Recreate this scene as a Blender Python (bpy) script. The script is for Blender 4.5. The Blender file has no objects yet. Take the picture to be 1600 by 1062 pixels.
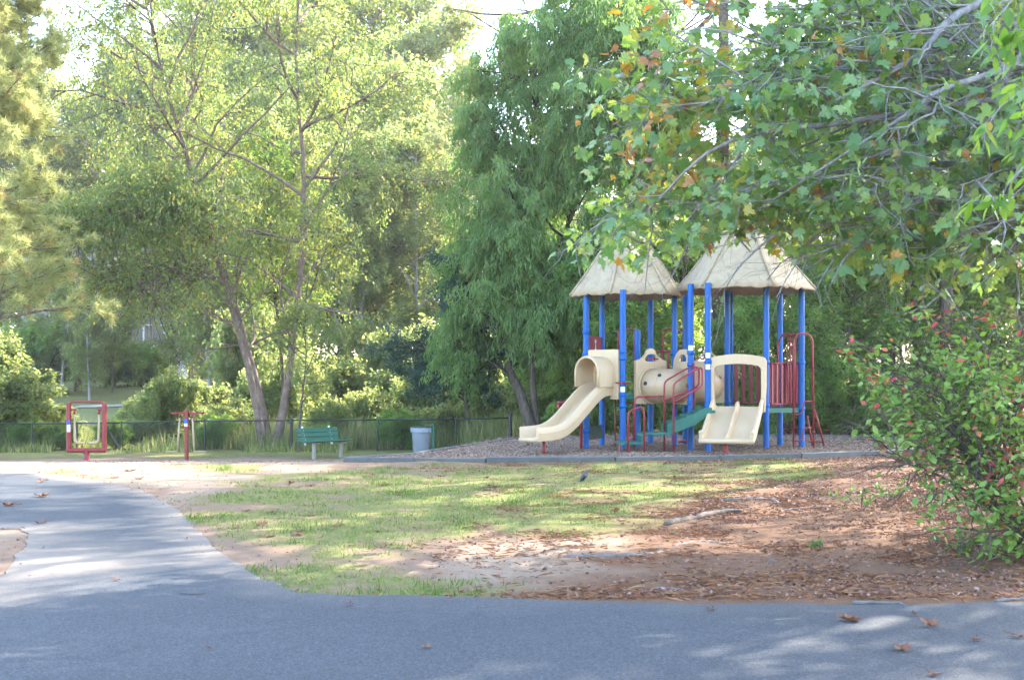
import bpy, bmesh, math, random
import numpy as np
from mathutils import Vector, Matrix
from mathutils.geometry import tessellate_polygon, delaunay_2d_cdt

R = math.radians
scn = bpy.context.scene
col = scn.collection
rng = np.random.default_rng(7)
random.seed(7)

# ------------------------------------------------------------------ camera, sky, sun, exposure
cam_d = bpy.data.cameras.new('camera')
cam = bpy.data.objects.new('camera', cam_d)
col.objects.link(cam)
scn.camera = cam
cam_d.sensor_width = 36
cam_d.lens = 45
cam_d.shift_y = 57 / 1600
cam.location = (0, 0, 1.6)
cam.rotation_euler = (R(90), 0, 0)
cam_d.clip_start = 0.1
cam_d.clip_end = 2000
cam_d.dof.use_dof = True
cam_d.dof.focus_distance = 27
cam_d.dof.aperture_fstop = 6.3

SUN_EL = R(38)
SUN_AZ = R(50)          # clockwise from +Y (the view direction): the sun stands behind and to the right
sun_dir = Vector((math.sin(SUN_AZ) * math.cos(SUN_EL), math.cos(SUN_AZ) * math.cos(SUN_EL), math.sin(SUN_EL)))

world = bpy.data.worlds.new('World')
scn.world = world
world.use_nodes = True
wn = world.node_tree.nodes
wl = world.node_tree.links
wn.clear()
w_out = wn.new('ShaderNodeOutputWorld')
w_bg = wn.new('ShaderNodeBackground')
w_sky = wn.new('ShaderNodeTexSky')
w_sky.sky_type = 'NISHITA'
w_sky.sun_disc = False
w_sky.sun_elevation = SUN_EL
w_sky.sun_rotation = SUN_AZ
w_sky.air_density = 1.0
w_sky.dust_density = 1.2
w_sky.ozone_density = 1.0
w_bg.inputs['Strength'].default_value = 0.15
wl.new(w_sky.outputs[0], w_bg.inputs['Color'])
wl.new(w_bg.outputs[0], w_out.inputs['Surface'])

GLARE_HAZE = 0.0004
sun_d = bpy.data.lights.new('sun', 'SUN')
sun_d.energy = 2.6
sun_d.angle = R(0.5)
sun_d.color = (1.0, 0.93, 0.80)
sun = bpy.data.objects.new('sun', sun_d)
sun.rotation_euler = (-sun_dir).to_track_quat('-Z', 'Y').to_euler()
sun.location = (20, 30, 40)
col.objects.link(sun)

scn.view_settings.view_transform = 'Standard'
scn.view_settings.look = 'None'
scn.view_settings.exposure = 3.42
scn.view_settings.gamma = 1
scn.view_settings.use_curve_mapping = False
scn.render.engine = 'CYCLES'
cy = scn.cycles
cy.use_adaptive_sampling = True
cy.adaptive_threshold = 0.02
cy.use_denoising = True
cy.max_bounces = 7
cy.diffuse_bounces = 5
cy.glossy_bounces = 2
cy.transmission_bounces = 5
cy.transparent_max_bounces = 4
cy.caustics_reflective = False
cy.caustics_refractive = False

# ------------------------------------------------------------------ helpers
F = 2000.0
CZ = 1.6

def W(px, py, Y):
    """World point that the photograph shows at pixel (px, py), at distance Y."""
    return np.array([(px - 800) / F * Y, Y, CZ + (588 - py) / F * Y])

def sstep(a, b, x):
    t = np.clip((np.asarray(x, float) - a) / (b - a), 0, 1)
    return t * t * (3 - 2 * t)

def ground(x, y):
    x = np.asarray(x, float); y = np.asarray(y, float)
    left = 1 - sstep(-4.0, -0.8, x - 0.12 * (y - 24))
    z = -0.50 * sstep(22.5, 33, y) * left
    lw = 1 - sstep(1.0, 9.0, x)
    z = z - 0.30 * sstep(33.5, 36.5, y) * lw * (1 - left)
    z = z - 0.9 * sstep(37.5, 43, y) * (1 - sstep(47, 56, y)) * lw
    z = z + np.clip(y - 52, 0, 60) * 0.062 * lw + np.clip(y - 44, 0, 80) * 0.03 * (1 - lw)
    z = z + 0.24 * sstep(2.6, 6.5, x) * sstep(9.6, 12.5, y) * (1 - sstep(20, 25, y))
    z = z + 0.012 * np.sin(x * 1.7 + 0.6 * y) * np.sin(y * 1.3 - 0.4 * x) * sstep(9.6, 11, y)
    return z

def G(px, py):
    """Where the ray through pixel (px, py) meets the ground."""
    Y = 1.6 * F / (py - 588.0)
    for _ in range(40):
        x = (px - 800) / F * Y
        Yn = (CZ - float(ground(x, Y))) * F / (py - 588.0)
        Y = 0.5 * Y + 0.5 * Yn
    return (px - 800) / F * Y, Y

def Gz(px, py):
    x, y = G(px, py)
    return np.array([x, y, float(ground(x, y))])

class MB:
    """Collects verts / tris / quads; build() links them as ONE mesh object."""
    def __init__(self):
        self.V = []; self.T = []; self.Q = []; self.n = 0; self.A = []
    def add(self, v, t=None, q=None, a=0.5):
        v = np.asarray(v, float).reshape(-1, 3)
        if t is not None and len(t): self.T.append(np.asarray(t, np.int64).reshape(-1, 3) + self.n)
        if q is not None and len(q): self.Q.append(np.asarray(q, np.int64).reshape(-1, 4) + self.n)
        self.V.append(v)
        self.A.append(np.broadcast_to(np.asarray(a, float), (len(v),)))
        self.n += len(v)
        return self
    def box(self, c, s, rot=None):
        x, y, z = np.asarray(s, float) / 2
        v = np.array([[-x,-y,-z],[x,-y,-z],[x,y,-z],[-x,y,-z],[-x,-y,z],[x,-y,z],[x,y,z],[-x,y,z]])
        if rot is not None: v = v @ np.array(rot).T
        self.add(v + np.asarray(c, float), q=[[0,3,2,1],[4,5,6,7],[0,1,5,4],[1,2,6,5],[2,3,7,6],[3,0,4,7]])
        return self
    def tube(self, P, r, n=8, caps=True, closed=False):
        P = np.asarray(P, float); m = len(P)
        r = np.broadcast_to(np.asarray(r, float), (m,))
        T = np.zeros_like(P)
        T[1:-1] = P[2:] - P[:-2]; T[0] = P[1] - P[0]; T[-1] = P[-1] - P[-2]
        if closed: T[0] = T[-1] = P[1] - P[-2]
        T /= np.linalg.norm(T, axis=1)[:, None] + 1e-12
        u = np.cross(T[0], [0, 0, 1.0])
        if np.linalg.norm(u) < 1e-3: u = np.array([1.0, 0, 0])
        u /= np.linalg.norm(u)
        vs = []
        a = np.arange(n) / n * 2 * np.pi
        for i in range(m):
            u = u - T[i] * (u @ T[i]); u /= np.linalg.norm(u) + 1e-12
            w = np.cross(T[i], u)
            vs.append(P[i] + r[i] * (np.cos(a)[:, None] * u + np.sin(a)[:, None] * w))
        i = np.arange(m - 1)[:, None] * n; k = np.arange(n)[None, :]; k2 = (k + 1) % n
        q = np.stack([i + k, i + k2, i + n + k2, i + n + k], -1).reshape(-1, 4)
        v = np.concatenate(vs)
        t = []
        if caps:
            for b, rev in ((0, True), ((m - 1) * n, False)):
                for j in range(1, n - 1):
                    t.append([b, b + j + 1, b + j] if rev else [b, b + j, b + j + 1])
        self.add(v, t=t, q=q)
        return self
    def lathe(self, prof, c, n=20, axis=None):
        prof = np.asarray(prof, float)
        a = np.arange(n) / n * 2 * np.pi
        v = np.stack([prof[:, None, 0] * np.cos(a), prof[:, None, 0] * np.sin(a), np.broadcast_to(prof[:, None, 1], (len(prof), n))], -1).reshape(-1, 3)
        if axis is not None:
            M = np.array(Vector(axis).to_track_quat('Z', 'Y').to_matrix())
            v = v @ M.T
        i = np.arange(len(prof) - 1)[:, None] * n; k = np.arange(n)[None, :]; k2 = (k + 1) % n
        q = np.stack([i + k, i + k2, i + n + k2, i + n + k], -1).reshape(-1, 4)
        self.add(v + np.asarray(c, float), q=q)
        return self
    def plate(self, outline, holes, o, u, v, thick):
        """Flat plate: 2D outline (and holes) in axes u, v from o; thickness along u x v, centred."""
        o = np.asarray(o, float); u = np.asarray(u, float); v = np.asarray(v, float); n = np.cross(u, v); n /= np.linalg.norm(n)
        loops = [outline] + list(holes)
        tri = tessellate_polygon([[Vector((p[0], p[1], 0)) for p in l] for l in loops])
        P = np.array([p for l in loops for p in l], float)
        W3 = o + P[:, :1] * u + P[:, 1:] * v
        N = len(P)
        front = W3 + n * thick / 2; back = W3 - n * thick / 2
        t = [list(x) for x in tri]
        tt = []
        for a, b, c in t:
            ar = (P[b,0]-P[a,0])*(P[c,1]-P[a,1]) - (P[c,0]-P[a,0])*(P[b,1]-P[a,1])
            if ar < 0: b, c = c, b
            tt.append([a, b, c]); tt.append([a + N, c + N, b + N])
        self.add(np.concatenate([front, back]), t=tt)
        off = 0
        for l in loops:                                   # separate rim vertices keep the edge crisp
            m = len(l); q = []
            rv = np.concatenate([front[off:off+m], back[off:off+m]])
            for i in range(m):
                j = (i + 1) % m
                q.append([i, i + m, j + m, j])
            self.add(rv, q=q); off += m
        return self
    def sweep(self, C, prof, lat, up, caps=True):
        C = np.asarray(C, float); prof = np.asarray(prof, float); m = len(C); k = len(prof)
        v = C[:, None, :] + prof[None, :, 0, None] * lat[:, None, :] + prof[None, :, 1, None] * up[:, None, :]
        i = np.arange(m - 1)[:, None] * k; j = np.arange(k)[None, :]; j2 = (j + 1) % k
        q = np.stack([i + j, i + k + j, i + k + j2, i + j2], -1).reshape(-1, 4)
        t = []
        if caps:
            tri = tessellate_polygon([[Vector((p[0], p[1], 0)) for p in prof]])
            for a, b, c in tri:
                t.append([a, b, c]); t.append([a + (m-1)*k, c + (m-1)*k, b + (m-1)*k])
        self.add(v.reshape(-1, 3), t=t, q=q)
        return self
    def mesh(self, name, mat=None, off=(0, 0, 0), smooth=False):
        V = np.concatenate(self.V) - np.asarray(off, float)
        T = np.concatenate(self.T) if self.T else np.zeros((0, 3), np.int64)
        Q = np.concatenate(self.Q) if self.Q else np.zeros((0, 4), np.int64)
        me = bpy.data.meshes.new(name)
        me.vertices.add(len(V)); me.vertices.foreach_set('co', V.astype(np.float32).ravel())
        nl = len(T) * 3 + len(Q) * 4
        me.loops.add(nl); me.loops.foreach_set('vertex_index', np.concatenate([T.ravel(), Q.ravel()]).astype(np.int32))
        nf = len(T) + len(Q)
        me.polygons.add(nf)
        ls = np.concatenate([np.arange(len(T)) * 3, len(T) * 3 + np.arange(len(Q)) * 4]).astype(np.int32)
        me.polygons.foreach_set('loop_start', ls)
        me.polygons.foreach_set('use_smooth', np.full(nf, bool(smooth)))
        A = me.attributes.new('rnd', 'FLOAT', 'POINT')
        A.data.foreach_set('value', np.concatenate(self.A).astype(np.float32))
        me.update(calc_edges=True)
        if mat: me.materials.append(mat)
        return me
    def build(self, name, mat, parent=None, smooth=False, bevel=0.0, kind=None, auto=None):
        off = wloc(parent) if parent is not None else (0, 0, 0)
        me = self.mesh(name, mat, off, smooth)
        o = bpy.data.objects.new(name, me); col.objects.link(o)
        if parent is not None: o.parent = parent
        if bevel:
            b = o.modifiers.new('edge', 'BEVEL'); b.width = bevel; b.segments = 2; b.limit_method = 'ANGLE'; b.angle_limit = R(40)
        if smooth and auto:
            try: me.set_sharp_from_angle(angle=R(auto))
            except Exception: pass
        if kind: o['kind'] = kind
        return o

def wloc(o):
    l = np.zeros(3)
    while o is not None:
        l = l + np.array(o.location); o = o.parent
    return l

def tag(o, label=None, cat=None, group=None, kind=None):
    if label: o['label'] = label
    if cat: o['category'] = cat
    if group: o['group'] = group
    if kind: o['kind'] = kind
    return o

def thing(name, label, cat, loc, group=None):
    o = bpy.data.objects.new(name, None); o.empty_display_size = 0.2
    o.location = [float(c) for c in loc]; col.objects.link(o)
    return tag(o, label, cat, group)

def dup(root, loc, rz=0.0, sc=1.0, label=None):
    r = root.copy(); col.objects.link(r)
    r.location = [float(c) for c in loc]; r.rotation_euler = (0, 0, rz); r.scale = (sc, sc, sc) if np.isscalar(sc) else sc
    if label: r['label'] = label
    for ch in root.children:
        c = ch.copy(); col.objects.link(c); c.parent = r
    return r

def fillet(pts, rad=0.08, n=5):
    pts = [np.asarray(p, float) for p in pts]
    out = [pts[0]]
    for i in range(1, len(pts) - 1):
        a, b, c = pts[i-1], pts[i], pts[i+1]
        d1 = a - b; d2 = c - b; l1 = np.linalg.norm(d1); l2 = np.linalg.norm(d2)
        r = min(rad, l1 * .48, l2 * .48)
        p = b + d1 / l1 * r; q = b + d2 / l2 * r
        for k in range(n + 1):
            s = k / n
            out.append((1-s)**2 * p + 2*s*(1-s) * b + s*s * q)
    out.append(pts[-1])
    return np.array(out)

def smooth_path(pts, n=24):
    """Catmull-Rom through the points."""
    P = np.asarray(pts, float); m = len(P)
    E = np.concatenate([[2*P[0]-P[1]], P, [2*P[-1]-P[-2]]])
    out = []
    for s in np.linspace(0, m - 1 - 1e-9, n):
        i = int(s); t = s - i
        a, b, c, d = E[i], E[i+1], E[i+2], E[i+3]
        out.append(0.5 * (2*b + (c-a)*t + (2*a-5*b+4*c-d)*t*t + (3*b-a-3*c+d)*t**3))
    return np.array(out)

def inpoly(x, y, poly):
    x = np.asarray(x); y = np.asarray(y); c = np.zeros(x.shape, bool)
    p = np.asarray(poly); j = len(p) - 1
    for i in range(len(p)):
        xi, yi = p[i]; xj, yj = p[j]
        if yi != yj:
            c ^= ((yi > y) != (yj > y)) & (x < (xj - xi) * (y - yi) / (yj - yi) + xi)
        j = i
    return c

def sdist(x, y, poly):
    """Signed distance to a polygon, positive inside."""
    p = np.asarray(poly, float); d = np.full(np.shape(x), 1e9)
    for i in range(len(p)):
        a = p[i]; b = p[(i+1) % len(p)]; e = b - a; L = e @ e + 1e-12
        t = np.clip(((x-a[0])*e[0] + (y-a[1])*e[1]) / L, 0, 1)
        d = np.minimum(d, np.hypot(x - a[0] - t*e[0], y - a[1] - t*e[1]))
    return np.where(inpoly(x, y, p), d, -d)

_NT = [rng.random((64, 64)) for _ in range(3)]
def vnoise(x, y, f, k=0):
    """Smooth value noise 0..1."""
    x = np.asarray(x) * f; y = np.asarray(y) * f
    xi = np.floor(x).astype(int); yi = np.floor(y).astype(int); u = x - xi; v = y - yi
    u = u*u*(3-2*u); v = v*v*(3-2*v); T = _NT[k]
    g = lambda a, b: T[a % 64, b % 64]
    return (g(xi,yi)*(1-u)+g(xi+1,yi)*u)*(1-v) + (g(xi,yi+1)*(1-u)+g(xi+1,yi+1)*u)*v

# ------------------------------------------------------------------ materials
def newmat(name):
    m = bpy.data.materials.new(name); m.use_nodes = True
    nt = m.node_tree; nt.nodes.clear()
    out = nt.nodes.new('ShaderNodeOutputMaterial')
    return m, nt, out

def ramp(nt, stops, fac=None):
    n = nt.nodes.new('ShaderNodeValToRGB'); cr = n.color_ramp
    while len(cr.elements) < len(stops): cr.elements.new(0.5)
    for e, (p, c) in zip(cr.elements, stops):
        e.position = p; e.color = (*c, 1)
    if fac is not None: nt.links.new(fac, n.inputs[0])
    return n

def noise(nt, scale, detail=4, rough=0.55, vec=None):
    n = nt.nodes.new('ShaderNodeTexNoise'); n.inputs['Scale'].default_value = scale
    n.inputs['Detail'].default_value = detail; n.inputs['Roughness'].default_value = rough
    if vec is not None: nt.links.new(vec, n.inputs['Vector'])
    return n

def objcoord(nt, scale=(1, 1, 1)):
    g = nt.nodes.new('ShaderNodeTexCoord'); mp = nt.nodes.new('ShaderNodeMapping')
    mp.inputs['Scale'].default_value = scale
    nt.links.new(g.outputs['Object'], mp.inputs['Vector'])
    return mp.outputs[0]

def attr(nt, name):
    a = nt.nodes.new('ShaderNodeAttribute'); a.attribute_name = name
    return a.outputs['Fac']

def mixc(nt, fac, a, b):
    n = nt.nodes.new('ShaderNodeMix'); n.data_type = 'RGBA'
    for s, val in ((n.inputs[0], fac), (n.inputs[6], a), (n.inputs[7], b)):
        if hasattr(val, 'links') or hasattr(val, 'is_output'): nt.links.new(val, s)
        else: s.default_value = val if not isinstance(val, tuple) else (*val, 1)
    return n.outputs[2]

def math_(nt, op, a, b=None):
    n = nt.nodes.new('ShaderNodeMath'); n.operation = op
    for s, val in ((n.inputs[0], a), (n.inputs[1], b)):
        if val is None: continue
        if hasattr(val, 'is_output'): nt.links.new(val, s)
        else: s.default_value = val
    return n.outputs[0]

def bump(nt, h, strength=0.3, dist=0.02):
    b = nt.nodes.new('ShaderNodeBump'); b.inputs['Strength'].default_value = strength; b.inputs['Distance'].default_value = dist
    nt.links.new(h, b.inputs['Height'])
    return b.outputs[0]

def simple(name, c, rough=0.5, var=0.12, nscale=6.0, metal=0.0, bstr=0.0, spec=0.5, dirt=None, coat=0.0, sss=0.0):
    m, nt, out = newmat(name)
    p = nt.nodes.new('ShaderNodeBsdfPrincipled')
    v = objcoord(nt)
    n = noise(nt, nscale, 6, 0.6, v)
    lo = tuple(x * (1 - var) for x in c); hi = tuple(min(1, x * (1 + var)) for x in c)
    r = ramp(nt, [(0.3, lo), (0.7, hi)], n.outputs[0])
    colr = r.outputs[0]
    if dirt:
        n2 = noise(nt, nscale * 2.7, 8, 0.7, v)
        r2 = ramp(nt, [(0.52, (0, 0, 0)), (0.75, (1, 1, 1))], n2.outputs[0])
        colr = mixc(nt, math_(nt, 'MULTIPLY', r2.outputs[0], dirt[1]), colr, dirt[0])
    nt.links.new(colr, p.inputs['Base Color'])
    rr = ramp(nt, [(0.3, (rough*.8,)*3), (0.7, (min(1, rough*1.2),)*3)], n.outputs[0])
    nt.links.new(rr.outputs[0], p.inputs['Roughness'])
    p.inputs['Metallic'].default_value = metal
    p.inputs['Specular IOR Level'].default_value = spec
    p.inputs['Coat Weight'].default_value = coat
    if bstr:
        nb = noise(nt, nscale * 8, 4, 0.6, v)
        nt.links.new(bump(nt, nb.outputs[0], bstr, 0.01), p.inputs['Normal'])
    sh = p.outputs[0]
    if sss:
        tr = nt.nodes.new('ShaderNodeBsdfTranslucent'); tr.inputs[0].default_value = (min(1, c[0]*1.1), c[1]*.75, c[2]*.35, 1)
        mx = nt.nodes.new('ShaderNodeMixShader'); mx.inputs[0].default_value = sss
        nt.links.new(sh, mx.inputs[1]); nt.links.new(tr.outputs[0], mx.inputs[2]); sh = mx.outputs[0]
    nt.links.new(sh, out.inputs[0])
    return m

def leafmat(name, stops, trans, tmix=0.45, rough=0.5, spec=0.35):
    m, nt, out = newmat(name)
    a = attr(nt, 'rnd')
    r = ramp(nt, stops, a)
    p = nt.nodes.new('ShaderNodeBsdfPrincipled')
    p.inputs['Roughness'].default_value = rough; p.inputs['Specular IOR Level'].default_value = spec
    nt.links.new(r.outputs[0], p.inputs['Base Color'])
    t = nt.nodes.new('ShaderNodeBsdfTranslucent')
    rt = ramp(nt, trans, a)
    nt.links.new(rt.outputs[0], t.inputs[0])
    mx = nt.nodes.new('ShaderNodeMixShader'); mx.inputs[0].default_value = tmix
    nt.links.new(p.outputs[0], mx.inputs[1]); nt.links.new(t.outputs[0], mx.inputs[2])
    nt.links.new(mx.outputs[0], out.inputs[0])
    return m

def barkmat(name, a, b, zs=0.25, scale=14, bs=0.7):
    m, nt, out = newmat(name)
    v = objcoord(nt, (1, 1, zs))
    n = noise(nt, scale, 8, 0.65, v)
    n2 = noise(nt, 2.2, 3, 0.5, objcoord(nt))
    r = ramp(nt, [(0.35, a), (0.65, b)], n.outputs[0])
    c = mixc(nt, math_(nt, 'MULTIPLY', n2.outputs[0], 0.5), r.outputs[0], tuple(0.5*(x+y)*1.15 for x, y in zip(a, b)))
    p = nt.nodes.new('ShaderNodeBsdfPrincipled'); p.inputs['Roughness'].default_value = 0.9; p.inputs['Specular IOR Level'].default_value = 0.2
    nt.links.new(c, p.inputs['Base Color'])
    nt.links.new(bump(nt, n.outputs[0], bs, 0.04), p.inputs['Normal'])
    nt.links.new(p.outputs[0], out.inputs[0])
    return m

M = {}
M['blue'] = simple('blue_post_paint', (0.0005, 0.085, 0.33), 0.34, 0.10, 5, spec=0.25, dirt=((0.015, 0.11, 0.30), 0.22))
M['red'] = simple('dark_red_paint', (0.22, 0.013, 0.028), 0.42, 0.15, 6, dirt=((0.2, 0.07, 0.06), 0.35))
M['rustred'] = simple('brick_red_paint', (0.22, 0.020, 0.020), 0.5, 0.15, 6, dirt=((0.24, 0.09, 0.06), 0.4))
M['tan'] = simple('tan_plastic', (0.55, 0.40, 0.245), 0.38, 0.07, 3, dirt=((0.50, 0.40, 0.28), 0.35), sss=0.10)
M['tantube'] = simple('tan_tunnel_plastic', (0.57, 0.41, 0.25), 0.36, 0.07, 3, dirt=((0.50, 0.40, 0.28), 0.3), sss=0.28)
M['green'] = simple('green_coated_steel', (0.006, 0.105, 0.075), 0.5, 0.15, 5, dirt=((0.12, 0.17, 0.14), 0.35))
M['benchgreen'] = simple('green_bench_paint', (0.005, 0.080, 0.045), 0.55, 0.15, 9, dirt=((0.06, 0.13, 0.085), 0.4))
M['darkgreen'] = simple('dark_green_panel', (0.01, 0.045, 0.038), 0.5, 0.15, 5)
M['hole'] = simple('hole_shade_and_print', (0.015, 0.013, 0.02), 0.6, 0.1)
M['amber'] = simple('amber_plastic', (0.42, 0.16, 0.06), 0.4, 0.1)
M['white'] = simple('white_sticker', (0.72, 0.73, 0.74), 0.5, 0.06)
M['sticker_blue'] = simple('blue_sticker', (0.03, 0.08, 0.45), 0.5, 0.06)
M['metal'] = simple('galvanised_steel', (0.55, 0.56, 0.57), 0.4, 0.1, 8, metal=0.8)
M['greycan'] = simple('grey_can_plastic', (0.17, 0.20, 0.235), 0.5, 0.08, 4, dirt=((0.25, 0.27, 0.28), 0.4))
M['black'] = simple('black_vinyl', (0.012, 0.014, 0.016), 0.45, 0.2)
M['asphalt_edge'] = simple('crumbled_asphalt', (0.11, 0.105, 0.10), 0.9, 0.3, 30, bstr=0.6)
M['concrete'] = simple('pale_concrete', (0.26, 0.235, 0.19), 0.85, 0.15, 9, bstr=0.3)
M['border'] = simple('grey_border_timber', (0.085, 0.087, 0.085), 0.75, 0.3, 5, bstr=0.4, dirt=((0.10, 0.09, 0.07), 0.6))
M['tanpaint'] = simple('tan_leg_paint', (0.36, 0.27, 0.16), 0.5, 0.1, 6, dirt=((0.42, 0.34, 0.22), 0.4))

def roofmat():
    m, nt, out = newmat('thatch_relief_plastic')
    v = objcoord(nt)
    nd = noise(nt, 3.0, 4, 0.6, v)
    wv = nt.nodes.new('ShaderNodeVectorMath'); wv.operation = 'ADD'
    sc = nt.nodes.new('ShaderNodeVectorMath'); sc.operation = 'SCALE'; sc.inputs['Scale'].default_value = 0.35
    nt.links.new(nd.outputs['Color'], sc.inputs[0]); nt.links.new(v, wv.inputs[0]); nt.links.new(sc.outputs[0], wv.inputs[1])
    vo = nt.nodes.new('ShaderNodeTexVoronoi'); vo.feature = 'DISTANCE_TO_EDGE'; vo.inputs['Scale'].default_value = 1.7
    nt.links.new(wv.outputs[0], vo.inputs['Vector'])
    edge = ramp(nt, [(0.0, (0, 0, 0)), (0.02, (1, 1, 1))], vo.outputs[0])
    n = noise(nt, 6, 6, 0.6, v)
    base = ramp(nt, [(0.3, (0.29, 0.215, 0.125)), (0.7, (0.38, 0.295, 0.185))], n.outputs[0])
    c = mixc(nt, edge.outputs[0], (0.20, 0.155, 0.105), base.outputs[0])
    c = mixc(nt, 0.6, base.outputs[0], c)
    p = nt.nodes.new('ShaderNodeBsdfPrincipled'); p.inputs['Roughness'].default_value = 0.6
    nt.links.new(c, p.inputs['Base Color'])
    h = math_(nt, 'ADD', edge.outputs[0], math_(nt, 'MULTIPLY', n.outputs[0], 0.6))
    nt.links.new(bump(nt, h, 0.5, 0.02), p.inputs['Normal'])
    nt.links.new(p.outputs[0], out.inputs[0])
    return m
M['roof'] = roofmat()

def asphaltmat():
    m, nt, out = newmat('worn_asphalt')
    v = objcoord(nt)
    n1 = noise(nt, 0.35, 5, 0.6, v); n2 = noise(nt, 75, 2, 0.8, v); n3 = noise(nt, 2.2, 8, 0.7, v)
    a = ramp(nt, [(0.3, (0.040, 0.043, 0.049)), (0.7, (0.056, 0.060, 0.067))], n1.outputs[0])
    b = ramp(nt, [(0.3, (0.30, 0.30, 0.30)), (0.48, (0.85, 0.85, 0.85)), (0.6, (1.15, 1.15, 1.14)), (0.72, (2.4, 2.36, 2.3))], n2.outputs[0])
    mul = nt.nodes.new('ShaderNodeMix'); mul.data_type = 'RGBA'; mul.blend_type = 'MULTIPLY'; mul.inputs[0].default_value = 1.0
    nt.links.new(a.outputs[0], mul.inputs[6]); nt.links.new(b.outputs[0], mul.inputs[7])
    r3 = ramp(nt, [(0.55, (0, 0, 0)), (0.75, (1, 1, 1))], n3.outputs[0])
    c = mixc(nt, math_(nt, 'MULTIPLY', r3.outputs[0], 0.35), mul.outputs[2], (0.095, 0.092, 0.088))
    dn = noise(nt, 1.4, 5, 0.6, v)
    dv = nt.nodes.new('ShaderNodeVectorMath'); dv.operation = 'ADD'; nt.links.new(v, dv.inputs[0]); nt.links.new(dn.outputs['Color'], dv.inputs[1])
    ck = nt.nodes.new('ShaderNodeTexVoronoi'); ck.feature = 'DISTANCE_TO_EDGE'; ck.inputs['Scale'].default_value = 0.33; nt.links.new(dv.outputs[0], ck.inputs['Vector'])
    cr = ramp(nt, [(0.0, (1, 1, 1)), (0.004, (0.6, 0.6, 0.6)), (0.008, (0, 0, 0))], ck.outputs[0])
    c = mixc(nt, math_(nt, 'MULTIPLY', cr.outputs[0], math_(nt, 'MULTIPLY', n1.outputs[0], 0.8)), c, (0.02, 0.02, 0.022))
    st = ramp(nt, [(0.0, (0, 0, 0)), (1.0, (1, 1, 1))], attr(nt, 'rnd'))
    c = mixc(nt, math_(nt, 'MULTIPLY', st.outputs[0], math_(nt, 'ADD', 0.25, math_(nt, 'MULTIPLY', n3.outputs[0], 1.0))), c, (0.27, 0.21, 0.15))
    p = nt.nodes.new('ShaderNodeBsdfPrincipled'); p.inputs['Roughness'].default_value = 0.85; p.inputs['Specular IOR Level'].default_value = 0.3
    nt.links.new(c, p.inputs['Base Color'])
    nt.links.new(bump(nt, n2.outputs[0], 0.5, 0.008), p.inputs['Normal'])
    nt.links.new(p.outputs[0], out.inputs[0])
    return m
M['asphalt'] = asphaltmat()

def groundmat():
    m, nt, out = newmat('park_ground')
    v = objcoord(nt)
    nb = noise(nt, 1.1, 6, 0.65, v); nm = noise(nt, 7, 6, 0.7, v); nf = noise(nt, 45, 4, 0.7, v)
    straw = ramp(nt, [(0.25, (0.070, 0.034, 0.018)), (0.5, (0.13, 0.064, 0.034)), (0.75, (0.20, 0.105, 0.058))], nf.outputs[0])
    straw2 = ramp(nt, [(0.35, (0.11, 0.057, 0.033)), (0.7, (0.19, 0.108, 0.066))], nm.outputs[0])
    c = mixc(nt, nb.outputs[0], straw.outputs[0], straw2.outputs[0])
    sand = ramp(nt, [(0.25, (0.17, 0.112, 0.074)), (0.75, (0.27, 0.195, 0.135))], nm.outputs[0])
    sand2 = mixc(nt, nb.outputs[0], sand.outputs[0], (0.24, 0.178, 0.127))
    c = mixc(nt, attr(nt, 'sand'), c, sand2)
    soil = ramp(nt, [(0.25, (0.10, 0.105, 0.030)), (0.6, (0.17, 0.165, 0.055)), (0.85, (0.25, 0.19, 0.11))], nm.outputs[0])
    c = mixc(nt, attr(nt, 'grass'), c, soil.outputs[0])
    p = nt.nodes.new('ShaderNodeBsdfPrincipled'); p.inputs['Roughness'].default_value = 0.95; p.inputs['Specular IOR Level'].default_value = 0.15
    nt.links.new(c, p.inputs['Base Color'])
    h = math_(nt, 'ADD', nf.outputs[0], nm.outputs[0])
    nt.links.new(bump(nt, h, 0.6, 0.03), p.inputs['Normal'])
    nt.links.new(p.outputs[0], out.inputs[0])
    return m
M['ground'] = groundmat()

def rndmat(name, stops, rough=0.85, tmix=0.0):
    m, nt, out = newmat(name)
    r = ramp(nt, stops, attr(nt, 'rnd'))
    p = nt.nodes.new('ShaderNodeBsdfPrincipled'); p.inputs['Roughness'].default_value = rough; p.inputs['Specular IOR Level'].default_value = 0.2
    nt.links.new(r.outputs[0], p.inputs['Base Color'])
    sh = p.outputs[0]
    if tmix:
        t = nt.nodes.new('ShaderNodeBsdfTranslucent'); nt.links.new(r.outputs[0], t.inputs[0])
        mx = nt.nodes.new('ShaderNodeMixShader'); mx.inputs[0].default_value = tmix
        nt.links.new(sh, mx.inputs[1]); nt.links.new(t.outputs[0], mx.inputs[2]); sh = mx.outputs[0]
    nt.links.new(sh, out.inputs[0])
    return m
M['mulchbase'] = simple('mulch_base', (0.22, 0.155, 0.12), 0.95, 0.35, 30, bstr=0.6, spec=0.1)
M['chip'] = rndmat('wood_chip', [(0, (0.10, 0.062, 0.046)), (0.5, (0.23, 0.16, 0.12)), (1, (0.36, 0.27, 0.21))])
M['litter'] = rndmat('leaf_litter', [(0, (0.075, 0.040, 0.034)), (0.35, (0.16, 0.078, 0.060)), (0.65, (0.25, 0.12, 0.075)), (0.9, (0.30, 0.19, 0.14)), (1, (0.32, 0.24, 0.21))], 0.75, 0.15)
M['needle_litter'] = rndmat('pine_straw', [(0, (0.13, 0.055, 0.03)), (0.5, (0.26, 0.115, 0.055)), (1, (0.38, 0.22, 0.12))])
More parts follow.
